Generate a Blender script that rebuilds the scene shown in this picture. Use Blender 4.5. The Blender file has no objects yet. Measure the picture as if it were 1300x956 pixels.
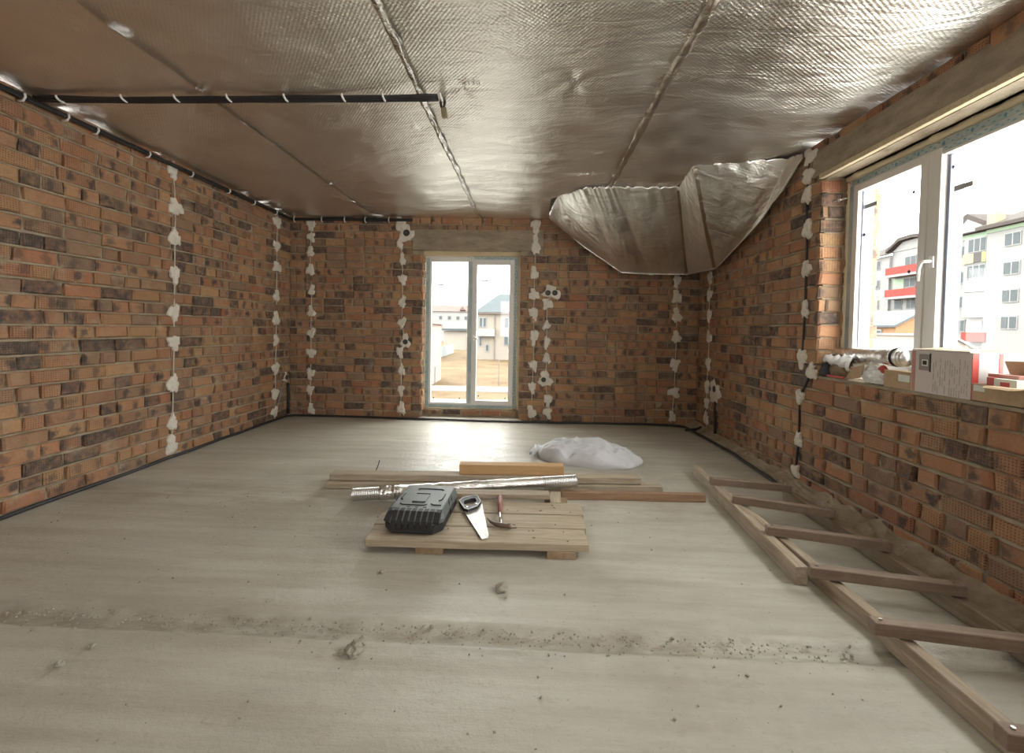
import bpy, bmesh, math, random
import numpy as np
from mathutils import Vector, Matrix, noise

random.seed(7)
SC = bpy.context.scene
COL = SC.collection

# ------------------------------------------------------------------ camera
F, YAW, PITCH, ROLL, EYE = 565.05, 0.04263, -0.02787, 0.01774, 1.2275
fwd = Vector((-math.sin(YAW) * math.cos(PITCH), math.cos(YAW) * math.cos(PITCH), math.sin(PITCH)))
rt0 = Vector((math.cos(YAW), math.sin(YAW), 0)); up0 = rt0.cross(fwd)
rt = math.cos(ROLL) * rt0 + math.sin(ROLL) * up0
up = -math.sin(ROLL) * rt0 + math.cos(ROLL) * up0
cd = bpy.data.cameras.new('camera'); cam = bpy.data.objects.new('camera', cd); COL.objects.link(cam)
m = Matrix.Identity(4)
for i in range(3):
    m[i][0], m[i][1], m[i][2] = rt[i], up[i], -fwd[i]
m[2][3] = EYE
cam.matrix_world = m
cd.sensor_width = 36; cd.lens = F / 1300 * 36; cd.shift_y = -44.5 / 1300
cd.clip_start = 0.05; cd.clip_end = 400
SC.camera = cam

# ------------------------------------------------------------------ sky and exposure
SKY = 3.4
SC.view_settings.view_transform = 'Standard'; SC.view_settings.look = 'None'
SC.view_settings.gamma = 1; SC.view_settings.use_curve_mapping = False
SC.view_settings.exposure = 2.2
w = bpy.data.worlds.new('overcast_sky'); SC.world = w; w.use_nodes = True
nt = w.node_tree; bg = nt.nodes['Background']
tc = nt.nodes.new('ShaderNodeTexCoord'); nz = nt.nodes.new('ShaderNodeTexNoise'); rmp = nt.nodes.new('ShaderNodeValToRGB')
nz.inputs['Scale'].default_value = 2.2; nz.inputs['Detail'].default_value = 3
rmp.color_ramp.elements[0].color = (0.86, 0.855, 0.84, 1); rmp.color_ramp.elements[1].color = (1, 0.985, 0.955, 1)
nt.links.new(tc.outputs['Generated'], nz.inputs['Vector']); nt.links.new(nz.outputs['Fac'], rmp.inputs['Fac'])
nt.links.new(rmp.outputs['Color'], bg.inputs['Color']); bg.inputs['Strength'].default_value = SKY

def portal(name, loc, rot, sx, sy):
    l = bpy.data.lights.new(name, 'AREA'); l.shape = 'RECTANGLE'; l.size = sx; l.size_y = sy
    l.cycles.is_portal = True
    o = bpy.data.objects.new(name, l); COL.objects.link(o); o.location = loc; o.rotation_euler = rot
# sampling portals only (they give off no light): they guide sky light through the openings
P2 = math.pi / 2
portal('sky_portal_side', (2.62, 2.38, 1.66), (0, P2, 0), 1.5, 2.3)
portal('sky_portal_door', (-0.82, 6.33, 1.2), (-P2, 0, 0), 1.4, 2.2)
portal('sky_portal_side_rear', (2.62, -0.85, 1.65), (0, P2, 0), 1.6, 1.0)
portal('sky_portal_rear', (-0.575, -1.97, 1.55), (P2, 0, 0), 1.3, 1.4)

# ------------------------------------------------------------------ dimensions of the room (metres)
XL, XR, YB, YR, H = -3.275, 2.18, 5.91, -1.55, 2.70
CO = 0.10                                     # one brick course

def ray(px, py):
    return fwd + rt * ((px - 650) / F) - up * ((py - 433.5) / F)
def at(px, py, ax, v):                        # point of the photograph on the plane axis = v
    d = ray(px, py); c = Vector((0, 0, EYE)); t = (v - c[ax]) / d[ax]
    return c + t * d
def to_px(p):
    d = Vector(p) - Vector((0, 0, EYE)); z = d.dot(fwd)
    if z < 0.05: return None
    return 650 + F * d.dot(rt) / z, 433.5 - F * d.dot(up) / z, z

# ------------------------------------------------------------------ mesh helpers
class MB:
    def __init__(s): s.v = []; s.f = []
    def add(s, vs, fs):
        b = len(s.v); s.v += [tuple(p) for p in vs]; s.f += [tuple(b + i for i in q) for q in fs]
    def box(s, c, d, rot=None, taper=None):
        x, y, z = d[0] / 2, d[1] / 2, d[2] / 2
        vs = [Vector(p) for p in ((-x, -y, -z), (x, -y, -z), (x, y, -z), (-x, y, -z), (-x, -y, z), (x, -y, z), (x, y, z), (-x, y, z))]
        if rot is not None: vs = [rot @ p for p in vs]
        s.add([p + Vector(c) for p in vs], [(0, 3, 2, 1), (4, 5, 6, 7), (0, 1, 5, 4), (1, 2, 6, 5), (2, 3, 7, 6), (3, 0, 4, 7)])
        return s
    def span(s, a, b):
        return s.box([(a[i] + b[i]) / 2 for i in range(3)], [abs(b[i] - a[i]) for i in range(3)])
    def prism(s, poly, vec):                  # polygon (3-D points) swept along vec
        n = len(poly); vec = Vector(vec)
        s.add([Vector(p) for p in poly] + [Vector(p) + vec for p in poly],
              [tuple(range(n - 1, -1, -1)), tuple(range(n, 2 * n))] + [(i, (i + 1) % n, n + (i + 1) % n, n + i) for i in range(n)])
        return s
    def tube(s, pts, r, seg=8, cap=True):
        pts = [Vector(p) for p in pts]; n = len(pts); rs = r if isinstance(r, (list, tuple)) else [r] * n
        ref = None; rings = []
        for i, p in enumerate(pts):
            t = (pts[min(i + 1, n - 1)] - pts[max(i - 1, 0)])
            t = t.normalized() if t.length > 1e-9 else Vector((0, 0, 1))
            if ref is None:
                ref = t.cross(Vector((0, 0, 1)))
                if ref.length < 0.1: ref = t.cross(Vector((1, 0, 0)))
            ref = (ref - t * ref.dot(t)).normalized(); b = t.cross(ref)
            rings.append([p + rs[i] * (math.cos(2 * math.pi * k / seg) * ref + math.sin(2 * math.pi * k / seg) * b) for k in range(seg)])
        vs = [q for rg in rings for q in rg]; fs = []
        for i in range(n - 1):
            for k in range(seg):
                a, c = i * seg + k, i * seg + (k + 1) % seg
                fs.append((a, c, c + seg, a + seg))
        if cap: fs += [tuple(range(seg - 1, -1, -1)), tuple((n - 1) * seg + k for k in range(seg))]
        s.add(vs, fs); return s
    def mesh(s, name, mat=None, smooth=False):
        me = bpy.data.meshes.new(name); me.from_pydata(s.v, [], s.f); me.validate(); me.update()
        if mat: me.materials.append(mat)
        if smooth: me.polygons.foreach_set('use_smooth', [True] * len(me.polygons))
        return me
    def obj(s, name, mat=None, parent=None, smooth=False, bevel=0, seg=2):
        me = s.mesh(name, mat, False)
        bm = bmesh.new(); bm.from_mesh(me); bmesh.ops.recalc_face_normals(bm, faces=bm.faces)
        if bevel:
            bmesh.ops.bevel(bm, geom=bm.edges[:] + bm.verts[:], offset=bevel, segments=seg, profile=0.6, affect='EDGES', clamp_overlap=True)
        if smooth:
            for f in bm.faces: f.smooth = True
        bm.to_mesh(me); bm.free()
        return link(name, me, parent)

def link(name, data, parent=None):
    o = bpy.data.objects.new(name, data); COL.objects.link(o)
    if parent is not None: o.parent = parent
    return o
def tag(o, label=None, cat=None, group=None, kind=None):
    if label: o['label'] = label
    if cat: o['category'] = cat
    if group: o['group'] = group
    if kind: o['kind'] = kind
    return o
def thing(name, label, cat, loc=(0, 0, 0), rz=0, group=None):
    o = link(name, None); o.location = loc; o.rotation_euler = (0, 0, rz)
    return tag(o, label, cat, group)
def nf(x, y, z, s=1.0):
    return noise.noise(Vector((x * s, y * s, z * s)))

# ------------------------------------------------------------------ material helpers
class Mat:
    def __init__(s, name, rough=0.7, metal=0.0, color=(0.5, 0.5, 0.5)):
        s.m = bpy.data.materials.new(name); s.m.use_nodes = True; s.t = s.m.node_tree
        s.b = s.t.nodes['Principled BSDF']
        s.b.inputs['Base Color'].default_value = (*color, 1); s.b.inputs['Roughness'].default_value = rough
        s.b.inputs['Metallic'].default_value = metal
    def n(s, typ, **kw):
        nd = s.t.nodes.new('ShaderNode' + typ)
        for k, v in kw.items():
            if k in nd.inputs: s.set(nd.inputs[k], v)
            else: setattr(nd, k, v)
        return nd
    def set(s, inp, v):
        if isinstance(v, bpy.types.NodeSocket): s.t.links.new(v, inp)
        elif isinstance(v, (tuple, list)) and len(v) == 3 and inp.type == 'RGBA': inp.default_value = (*v, 1)
        else: inp.default_value = v
    def math(s, op, a, b=0.0, c=None, clamp=False):
        nd = s.t.nodes.new('ShaderNodeMath'); nd.operation = op; nd.use_clamp = clamp
        s.set(nd.inputs[0], a); s.set(nd.inputs[1], b)
        if c is not None: s.set(nd.inputs[2], c)
        return nd.outputs[0]
    def mix(s, f, a, b, mode='MIX'):
        nd = s.t.nodes.new('ShaderNodeMix'); nd.data_type = 'RGBA'; nd.blend_type = mode
        s.set(nd.inputs[0], f); s.set(nd.inputs[6], a); s.set(nd.inputs[7], b)
        return nd.outputs[2]
    def ramp(s, f, stops, interp='LINEAR'):
        nd = s.t.nodes.new('ShaderNodeValToRGB'); cr = nd.color_ramp; cr.interpolation = interp
        while len(cr.elements) < len(stops): cr.elements.new(0.5)
        for e, (p, c) in zip(cr.elements, stops):
            e.position = p; e.color = (*c, 1) if isinstance(c, (tuple, list)) else (c, c, c, 1)
        s.set(nd.inputs[0], f); return nd.outputs[0]
    def noise(s, vec, scale, detail=3, rough=0.55, dist=0.0):
        nd = s.n('TexNoise', Scale=scale, Detail=detail, Roughness=rough, Distortion=dist)
        if vec is not None: s.set(nd.inputs['Vector'], vec)
        return nd.outputs['Fac']
    def mapping(s, vec, sc=(1, 1, 1), rot=(0, 0, 0)):
        nd = s.t.nodes.new('ShaderNodeMapping'); s.set(nd.inputs['Vector'], vec)
        nd.inputs['Scale'].default_value = sc; nd.inputs['Rotation'].default_value = rot
        return nd.outputs[0]
    def bump(s, h, strength=0.5, dist=0.01, prev=None):
        nd = s.n('Bump', Strength=strength, Distance=dist, Height=h)
        if prev is not None: s.set(nd.inputs['Normal'], prev)
        return nd.outputs[0]
    def pos(s): return s.n('NewGeometry').outputs['Position']
    def objc(s): return s.n('TexCoord').outputs['Object']
    def out(s, color=None, rough=None, normal=None):
        if color is not None: s.set(s.b.inputs['Base Color'], color)
        if rough is not None: s.set(s.b.inputs['Roughness'], rough)
        if normal is not None: s.set(s.b.inputs['Normal'], normal)
        return s.m

def plain(name, color, rough=0.6, metal=0.0, bump=0.0, bscale=60, var=0.12):
    M = Mat(name, rough, metal, color); p = M.objc()
    n = M.noise(p, bscale * 0.25, 3)
    c = M.mix(n, tuple(x * (1 - var) for x in color), tuple(min(1, x * (1 + var)) for x in color))
    nr = M.bump(M.noise(p, bscale, 3), bump, 0.004) if bump else None
    return M.out(c, None, nr)

# ---- brick: colour from a random per object plus a random per island, kiln burn marks, dimpled faces
def brick_material():
    M = Mat('hollow_brick', 0.85); p = M.pos()
    rnd = M.math('FRACT', M.math('ADD', M.math('MULTIPLY', M.n('ObjectInfo').outputs['Random'], 7.13), M.n('NewGeometry').outputs['Random Per Island']))
    r2 = M.math('FRACT', M.math('MULTIPLY', rnd, 17.31)); r3 = M.math('FRACT', M.math('MULTIPLY', rnd, 41.77)); r4 = M.math('FRACT', M.math('MULTIPLY', rnd, 93.1))
    base = M.ramp(rnd, [(0, (0.38, 0.165, 0.082)), (0.12, (0.41, 0.22, 0.105)), (0.24, (0.36, 0.125, 0.068)), (0.36, (0.43, 0.25, 0.12)), (0.48, (0.38, 0.18, 0.095)),
                        (0.58, (0.26, 0.155, 0.1)), (0.68, (0.42, 0.195, 0.1)), (0.78, (0.31, 0.175, 0.1)), (0.9, (0.21, 0.135, 0.095)), (1, (0.38, 0.16, 0.085))])
    uv = M.n('UVMap').outputs['UV']; sp = M.n('SeparateXYZ', Vector=uv); u, v = sp.outputs[0], sp.outputs[1]
    # kiln burn: bands or round smudges across the middle of the face
    nb = M.noise(p, 22, 4, 0.6)
    uu = M.math('ADD', u, M.math('MULTIPLY', M.math('SUBTRACT', r3, 0.5), 0.12))
    per = M.math('ABSOLUTE', M.math('SUBTRACT', M.math('PINGPONG', M.math('ADD', uu, 0.16), 0.16), 0.08))
    d1 = M.math('DIVIDE', per, 0.045)
    d2 = M.math('DIVIDE', M.math('ABSOLUTE', v), 0.05)
    dd = M.math('ADD', M.math('SQRT', M.math('ADD', M.math('MULTIPLY', d1, d1), M.math('MULTIPLY', d2, d2))), M.math('MULTIPLY', M.math('SUBTRACT', nb, 0.5), 2.4))
    smudge = M.ramp(dd, [(0.35, 1.0), (0.95, 0.0)])
    smudge = M.math('MULTIPLY', smudge, M.math('GREATER_THAN', r2, 0.62))
    smudge = M.math('MULTIPLY', smudge, M.math('ADD', 0.45, M.math('MULTIPLY', r4, 0.5)), clamp=True)
    full = M.math('MULTIPLY', M.math('LESS_THAN', r2, 0.13), M.ramp(nb, [(0.35, 0.35), (0.6, 0.95)]))
    dark = M.math('MAXIMUM', smudge, full)
    c = M.mix(M.ramp(M.noise(p, 9, 4), [(0.3, 0), (0.7, 1)]), base, M.mix(0.4, base, (0.44, 0.30, 0.17)))
    c = M.mix(M.ramp(M.noise(p, 14, 5, 0.7), [(0.5, 0), (0.68, 0.6)]), c, M.mix(0.55, c, (0.13, 0.09, 0.07)))
    c = M.mix(M.ramp(M.noise(p, 70, 3), [(0.4, 0), (0.75, 0.5)]), c, M.mix(0.5, c, (0.2, 0.1, 0.06)))
    c = M.mix(dark, c, (0.065, 0.054, 0.05))
    # mortar smears
    ms = M.ramp(M.math('ADD', M.noise(p, 5.5, 5, 0.65), M.math('MULTIPLY', M.math('ABSOLUTE', v), 2.2)), [(0.61, 0.0), (0.80, 0.8)])
    c = M.mix(ms, c, (0.42, 0.345, 0.245))
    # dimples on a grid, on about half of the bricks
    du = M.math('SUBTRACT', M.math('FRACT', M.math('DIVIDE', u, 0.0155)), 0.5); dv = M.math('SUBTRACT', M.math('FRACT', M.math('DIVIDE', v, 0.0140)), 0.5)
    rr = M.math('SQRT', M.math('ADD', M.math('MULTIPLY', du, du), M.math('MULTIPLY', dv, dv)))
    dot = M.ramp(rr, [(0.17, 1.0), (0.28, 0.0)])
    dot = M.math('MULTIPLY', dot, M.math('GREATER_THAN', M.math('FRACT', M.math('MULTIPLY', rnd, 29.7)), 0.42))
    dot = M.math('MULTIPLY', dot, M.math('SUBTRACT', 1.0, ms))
    c = M.mix(M.math('MULTIPLY', dot, 0.8), c, M.mix(0.7, c, (0.06, 0.035, 0.025)))  # shade inside the dimple holes, painted into the brick colour
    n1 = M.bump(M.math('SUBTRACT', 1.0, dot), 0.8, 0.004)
    n2 = M.bump(M.noise(p, 90, 4, 0.6), 0.45, 0.006, n1)
    n3 = M.bump(M.noise(p, 18, 3), 0.4, 0.012, n2)
    return M.out(c, None, n3)
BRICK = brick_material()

def mortar_material():
    M = Mat('mortar', 0.95); p = M.pos()
    c = M.ramp(M.noise(p, 6, 5, 0.6), [(0.25, (0.22, 0.17, 0.115)), (0.5, (0.35, 0.285, 0.2)), (0.8, (0.46, 0.39, 0.29))])
    n1 = M.bump(M.noise(p, 60, 5, 0.65), 0.9, 0.012)
    return M.out(c, None, n1)
MORTAR = mortar_material()

def concrete(name, a, b, scale=3, rough=0.8, bs=0.4, stretch=(1, 1, 1), pits=True):
    M = Mat(name, rough); p = M.mapping(M.pos(), stretch)
    n = M.noise(p, scale, 6, 0.6)
    c = M.ramp(n, [(0.25, a), (0.75, b)])
    c = M.mix(M.ramp(M.noise(p, scale * 14, 3), [(0.55, 0), (0.8, 0.35)]), c, tuple(x * 0.6 for x in a))
    nr = M.bump(M.noise(M.pos(), 45, 6, 0.65), bs, 0.01)
    if pits:
        vn = M.n('TexVoronoi', Scale=16.0, Vector=M.pos())
        nr = M.bump(M.ramp(vn.outputs['Distance'], [(0.06, 0.0), (0.16, 1.0)]), bs * 0.8, 0.008, nr)
    return M.out(c, None, nr)
LINTEL = concrete('lintel_concrete', (0.20, 0.155, 0.105), (0.40, 0.33, 0.235), 5, 0.9, 0.9, (1, 1, 3))
PLASTER = concrete('white_plaster', (0.60, 0.55, 0.47), (0.76, 0.71, 0.62), 12, 0.9, 0.6)
RUBBLE = concrete('mortar_crumbs', (0.30, 0.27, 0.215), (0.43, 0.40, 0.335), 10, 0.95, 0.9)

def floor_material():
    M = Mat('floor_concrete', 0.6); p = M.pos()
    st = M.mapping(p, (0.5, 1.6, 1))
    n = M.noise(st, 1.6, 7, 0.62); n2 = M.noise(p, 9, 5, 0.6); n3 = M.noise(M.mapping(p, (0.4, 5, 1)), 2.0, 5, 0.6)
    c = M.ramp(n, [(0.28, (0.39, 0.37, 0.315)), (0.5, (0.50, 0.475, 0.41)), (0.75, (0.60, 0.58, 0.515))])
    c = M.mix(M.ramp(n3, [(0.42, 0), (0.68, 0.6)]), c, (0.36, 0.315, 0.245))
    c = M.mix(M.ramp(n2, [(0.5, 0), (0.8, 0.4)]), c, (0.58, 0.55, 0.475))
    c = M.mix(M.ramp(M.noise(p, 45, 4, 0.7), [(0.60, 0), (0.76, 0.6)]), c, (0.24, 0.2, 0.15))
    c = M.mix(M.ramp(M.noise(M.mapping(p, (1, 2.5, 1)), 6, 8, 0.75), [(0.56, 0), (0.72, 0.55)]), c, (0.30, 0.255, 0.19))
    sy = M.n('SeparateXYZ', Vector=p).outputs[1]
    band = M.math('MULTIPLY', M.ramp(M.math('ABSOLUTE', M.math('SUBTRACT', sy, 1.735)), [(0.03, 1.0), (0.085, 0.0)]), M.ramp(M.noise(M.mapping(p, (1.5, 4, 1)), 5, 7, 0.7), [(0.44, 0), (0.62, 0.5)]))
    c = M.mix(band, c, (0.27, 0.22, 0.155))
    band2 = M.math('MULTIPLY', M.ramp(M.math('ABSOLUTE', M.math('SUBTRACT', sy, 3.05)), [(0.05, 1.0), (0.3, 0.0)]), M.ramp(M.noise(M.mapping(p, (0.8, 2, 1)), 3, 7, 0.7), [(0.45, 0), (0.65, 0.6)]))
    c = M.mix(band2, c, (0.30, 0.25, 0.185))
    # tool scratches
    sc = M.noise(M.mapping(p, (3, 60, 1), (0, 0, 0.5)), 1.0, 3, 0.5, 1.5)
    nr = M.bump(M.noise(p, 30, 6, 0.7), 0.4, 0.012)
    nr = M.bump(M.noise(p, 140, 3, 0.6), 0.3, 0.003, nr)
    nr = M.bump(sc, 0.12, 0.006, nr)
    return M.out(c, M.ramp(n2, [(0.3, 0.34), (0.7, 0.56)]), nr)
FLOOR = floor_material()

def foil_material(name, col, rough, quilt=1.0, wr=1.0):
    M = Mat(name, rough, 1.0, col); p = M.pos()
    pm = M.mapping(p, (1, 1, 0.6), (0, 0, 0.6))
    sp = M.n('SeparateXYZ', Vector=M.mapping(p, (250, 250, 250), (0, 0, 0.15)))
    q = M.math('MULTIPLY', M.math('SINE', sp.outputs[0]), M.math('SINE', sp.outputs[1]))
    wr1 = M.noise(M.mapping(p, (1.2, 3.4, 1.2), (0, 0, 0.2)), 3.2, 6, 0.55, 0.8)
    wr2 = M.noise(M.mapping(p, (9, 1.5, 3)), 3.0, 4, 0.6, 0.5)
    nr = M.bump(q, 0.42 * quilt, 0.004)
    nr = M.bump(M.noise(p, 55, 3, 0.6), 0.22 * wr, 0.006, nr)
    nr = M.bump(wr1, 0.55 * wr, 0.03, nr)
    nr = M.bump(wr2, 0.14 * wr, 0.02, nr)
    c = M.mix(M.noise(p, 2.0, 4), tuple(x * 0.86 for x in col), col)
    return M.out(c, M.ramp(M.noise(p, 4, 3), [(0.3, rough * 0.85), (0.7, rough * 1.2)]), nr)
FOIL = foil_material('bubble_foil', (0.95, 0.915, 0.85), 0.35, 0.55, 0.9)
FOIL_THIN = foil_material('thin_foil', (0.94, 0.92, 0.88), 0.36, 0.08, 0.8)
FOIL_TAPE = foil_material('foil_tape', (0.62, 0.55, 0.47), 0.33, 0.0, 1.0)
DUCT_FOIL = foil_material('duct_foil', (0.86, 0.85, 0.83), 0.2, 0.0, 1.5)

def wood(name, light, dark, grain=1.0, rough=0.75, dirt=0.0):
    M = Mat(name, rough); p = M.objc()
    off = M.n('VectorMath', operation='ADD'); M.set(off.inputs[0], p)
    cmb = M.n('CombineXYZ', X=M.math('MULTIPLY', M.n('ObjectInfo').outputs['Random'], 13.0)); M.set(off.inputs[1], cmb.outputs[0])
    q = M.mapping(off.outputs[0], (1.1 * grain, 16, 16))
    n = M.noise(q, 2.6, 5, 0.6, 0.6)
    c = M.ramp(n, [(0.25, dark), (0.5, tuple((a + b) / 2 for a, b in zip(light, dark))), (0.72, light)])
    c = M.mix(M.ramp(M.noise(M.mapping(off.outputs[0], (4, 60, 60)), 2.0, 3), [(0.5, 0), (0.8, 0.35)]), c, tuple(x * 0.6 for x in dark))
    if dirt: c = M.mix(M.ramp(M.noise(off.outputs[0], 7, 5, 0.65), [(0.5, 0), (0.72, dirt)]), c, (0.46, 0.42, 0.35))
    nr = M.bump(n, 0.35, 0.004)
    return M.out(c, None, nr)
W_PALLET = wood('old_pale_plank', (0.56, 0.475, 0.35), (0.31, 0.245, 0.17), dirt=0.5)
W_BOARD = wood('grey_board', (0.50, 0.42, 0.31), (0.28, 0.22, 0.155), dirt=0.5)
W_NEW = wood('new_pine', (0.62, 0.40, 0.20), (0.48, 0.27, 0.115))
W_RED = wood('reddish_batten', (0.36, 0.22, 0.13), (0.22, 0.125, 0.075), dirt=0.25)
W_LADDER = wood('ladder_rail_wood', (0.50, 0.41, 0.295), (0.25, 0.19, 0.135), dirt=0.5)
W_RUNG = wood('ladder_rung_wood', (0.30, 0.225, 0.17), (0.19, 0.135, 0.10), dirt=0.3)
W_RAIL2 = wood('dark_rail_wood', (0.30, 0.235, 0.165), (0.17, 0.125, 0.09), dirt=0.3)
CARD = wood('cardboard', (0.50, 0.36, 0.22), (0.43, 0.30, 0.18), 0.3, 0.85)

BLACK = plain('black_conduit', (0.022, 0.021, 0.022), 0.5, 0, 0.2)
CLIP = plain('white_clip', (0.72, 0.70, 0.66), 0.5)
CABLE_W = plain('grey_wire', (0.55, 0.52, 0.46), 0.6)
CASE_G = plain('case_grey_plastic', (0.135, 0.15, 0.15), 0.5, 0, 0.35, 260)
CASE_B = plain('case_black_plastic', (0.024, 0.024, 0.026), 0.55, 0, 0.35, 260)
SAWSTEEL = plain('worn_saw_steel', (0.52, 0.51, 0.49), 0.5, 0.85, 0.2, 50, 0.55)
STEEL = plain('bright_steel', (0.66, 0.66, 0.65), 0.32, 1.0, 0.1, 40, 0.25)
STEEL_D = plain('rusty_steel', (0.20, 0.145, 0.115), 0.55, 0.6, 0.3)
RED_H = plain('faded_red_grip', (0.36, 0.16, 0.13), 0.6)
PVC = plain('white_pvc', (0.70, 0.68, 0.645), 0.35, 0, 0, 20, 0.04)
HANDLE = plain('white_handle', (0.82, 0.81, 0.80), 0.3)
GASKET = plain('grey_gasket', (0.20, 0.22, 0.30), 0.5)
FOAM = plain('mounting_foam', (0.70, 0.615, 0.43), 0.9, 0, 0.7, 50)
SACK = plain('white_woven_sack', (0.62, 0.63, 0.655), 0.6, 0, 0.25, 180, 0.05)
BAG = plain('clear_plastic_bag', (0.78, 0.78, 0.78), 0.2, 0, 0.3, 60)
SCREWS = plain('brown_screws', (0.22, 0.15, 0.085), 0.45, 0.4, 1.0, 130, 0.7)
RED = plain('red_print', (0.50, 0.06, 0.045), 0.5)
BOXWHITE = plain('printed_white_card', (0.62, 0.56, 0.52), 0.7, 0, 0.1, 30, 0.05)
BOXPINK = plain('faded_red_card', (0.50, 0.24, 0.20), 0.7)
INK = plain('grey_ink', (0.26, 0.23, 0.215), 0.7)
DARK = plain('dark_void', (0.03, 0.028, 0.027), 0.8)
LABELW = plain('paper_label', (0.72, 0.75, 0.68), 0.7)
BLUE = plain('blue_ink', (0.10, 0.27, 0.38), 0.5)

def film_material():
    M = Mat('protective_film', 0.3); p = M.pos()
    c = M.mix(M.ramp(M.noise(p, 7, 4), [(0.4, 0), (0.6, 1)]), (0.33, 0.43, 0.44), (0.46, 0.52, 0.51))
    return M.out(c)
FILM = film_material()

def glass_material():
    m = bpy.data.materials.new('window_glass'); m.use_nodes = True; t = m.node_tree
    for nd in list(t.nodes): t.nodes.remove(nd)
    o = t.nodes.new('ShaderNodeOutputMaterial'); mx = t.nodes.new('ShaderNodeMixShader')
    tr = t.nodes.new('ShaderNodeBsdfTransparent'); gl = t.nodes.new('ShaderNodeBsdfGlossy'); fr = t.nodes.new('ShaderNodeFresnel')
    tr.inputs[0].default_value = (0.90, 0.915, 0.905, 1); gl.inputs['Roughness'].default_value = 0.02; fr.inputs[0].default_value = 1.45
    ge = t.nodes.new('ShaderNodeNewGeometry'); mm = t.nodes.new('ShaderNodeMath'); mm.operation = 'MULTIPLY_ADD'   # reflect off the outer face only
    mm.use_clamp = True; mm.inputs[1].default_value = -1.0; t.links.new(ge.outputs['Backfacing'], mm.inputs[0]); mm2 = t.nodes.new('ShaderNodeMath'); mm2.operation = 'MULTIPLY'
    mm.inputs[2].default_value = 1.0; t.links.new(fr.outputs[0], mm2.inputs[0]); t.links.new(mm.outputs[0], mm2.inputs[1]); t.links.new(mm2.outputs[0], mx.inputs[0]); t.links.new(tr.outputs[0], mx.inputs[1]); t.links.new(gl.outputs[0], mx.inputs[2]); t.links.new(mx.outputs[0], o.inputs[0])
    return m
GLASS = glass_material()

# ------------------------------------------------------------------ structure: brick walls
def hexa(L, T, Hh, rnd, cham=0.009):
    """one brick, front face towards +y at y = 0, 18 triangles, corners a little worn"""
    j = lambda a: rnd.uniform(-a, a)
    x, z = L / 2, Hh / 2
    back = [(-x, -T, -z), (x, -T, -z), (x, -T, z), (-x, -T, z)]
    mid = [(sx * x, -cham + j(.002), sz * z) for sx, sz in ((-1, -1), (1, -1), (1, 1), (-1, 1))]
    mid = [(a + j(.006), b, c + j(.0045)) for a, b, c in mid]
    fr = [(a - math.copysign(cham + rnd.uniform(0, .006), a), j(.003), c - math.copysign(cham * .8 + rnd.uniform(0, .004), c)) for a, b, c in mid]
    vs = back + mid + fr; fs = [(8, 11, 10, 9)]
    for i in range(4):
        k = (i + 1) % 4
        fs += [(i, 4 + i, 4 + k, k), (4 + i, 8 + i, 8 + k, 4 + k)]
    return vs, fs
brnd = random.Random(3)
TPL = {'s': [hexa(0.25, 0.05, 0.088, brnd) for _ in range(10)], 'h': [hexa(0.12, 0.05, 0.088, brnd) for _ in range(10)]}
def uv_of(me, vs):
    ul = me.uv_layers.new(name='UVMap'); li = np.empty(len(me.loops), dtype=np.int32); me.loops.foreach_get('vertex_index', li)
    a = np.asarray(vs, dtype=np.float32)[li]; ul.data.foreach_set('uv', a.ravel())
BME = {}
for k, lst in TPL.items():
    for i, (vs, fs) in enumerate(lst):
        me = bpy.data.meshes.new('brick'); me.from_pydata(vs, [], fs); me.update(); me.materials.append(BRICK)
        uv_of(me, [(v[0], v[2]) for v in vs]); BME[k, i] = me
        bm = bmesh.new(); bm.from_mesh(me); bmesh.ops.recalc_face_normals(bm, faces=bm.faces); bm.to_mesh(me); bm.free()

def layout(u0, u1, holes, rnd, z1=H, start=0, odd_header=0.8, even_header=0.22):
    """running courses of stretchers and headers, cut at the openings; list of (u, z, length, height)"""
    res = []
    for k in range(int(round(z1 / CO))):
        za = k * CO + 0.006; zb = za + CO - 0.012
        blocked = sorted([(h[0], h[1]) for h in holes if za < h[3] - 0.03 and zb > h[2] + 0.03])
        segs = []; a = u0
        for b0, b1 in blocked:
            if b0 > a: segs.append((a, b0))
            a = max(a, b1)
        if a < u1: segs.append((a, u1))
        ph = odd_header if (k + start) % 2 else even_header
        # courses a hole only grazes are trimmed in height
        lo, hi = za, zb
        for sa, sb in segs:
            u = sa + 0.002; first = True
            if sa == u0: u += rnd.uniform(-0.02, 0.0) if (k + start) % 2 else -0.0
            while u < sb - 0.03:
                L = 0.12 if rnd.random() < ph else 0.25
                L += rnd.uniform(-0.008, 0.008)
                if u + L > sb - 0.05: L = sb - u - 0.002
                if L > 0.31: L /= 2
                res.append((u + L / 2, (lo + hi) / 2 + rnd.uniform(-.003, .003), L, hi - lo))
                u += L + rnd.uniform(0.008, 0.021)
    return res

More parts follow.
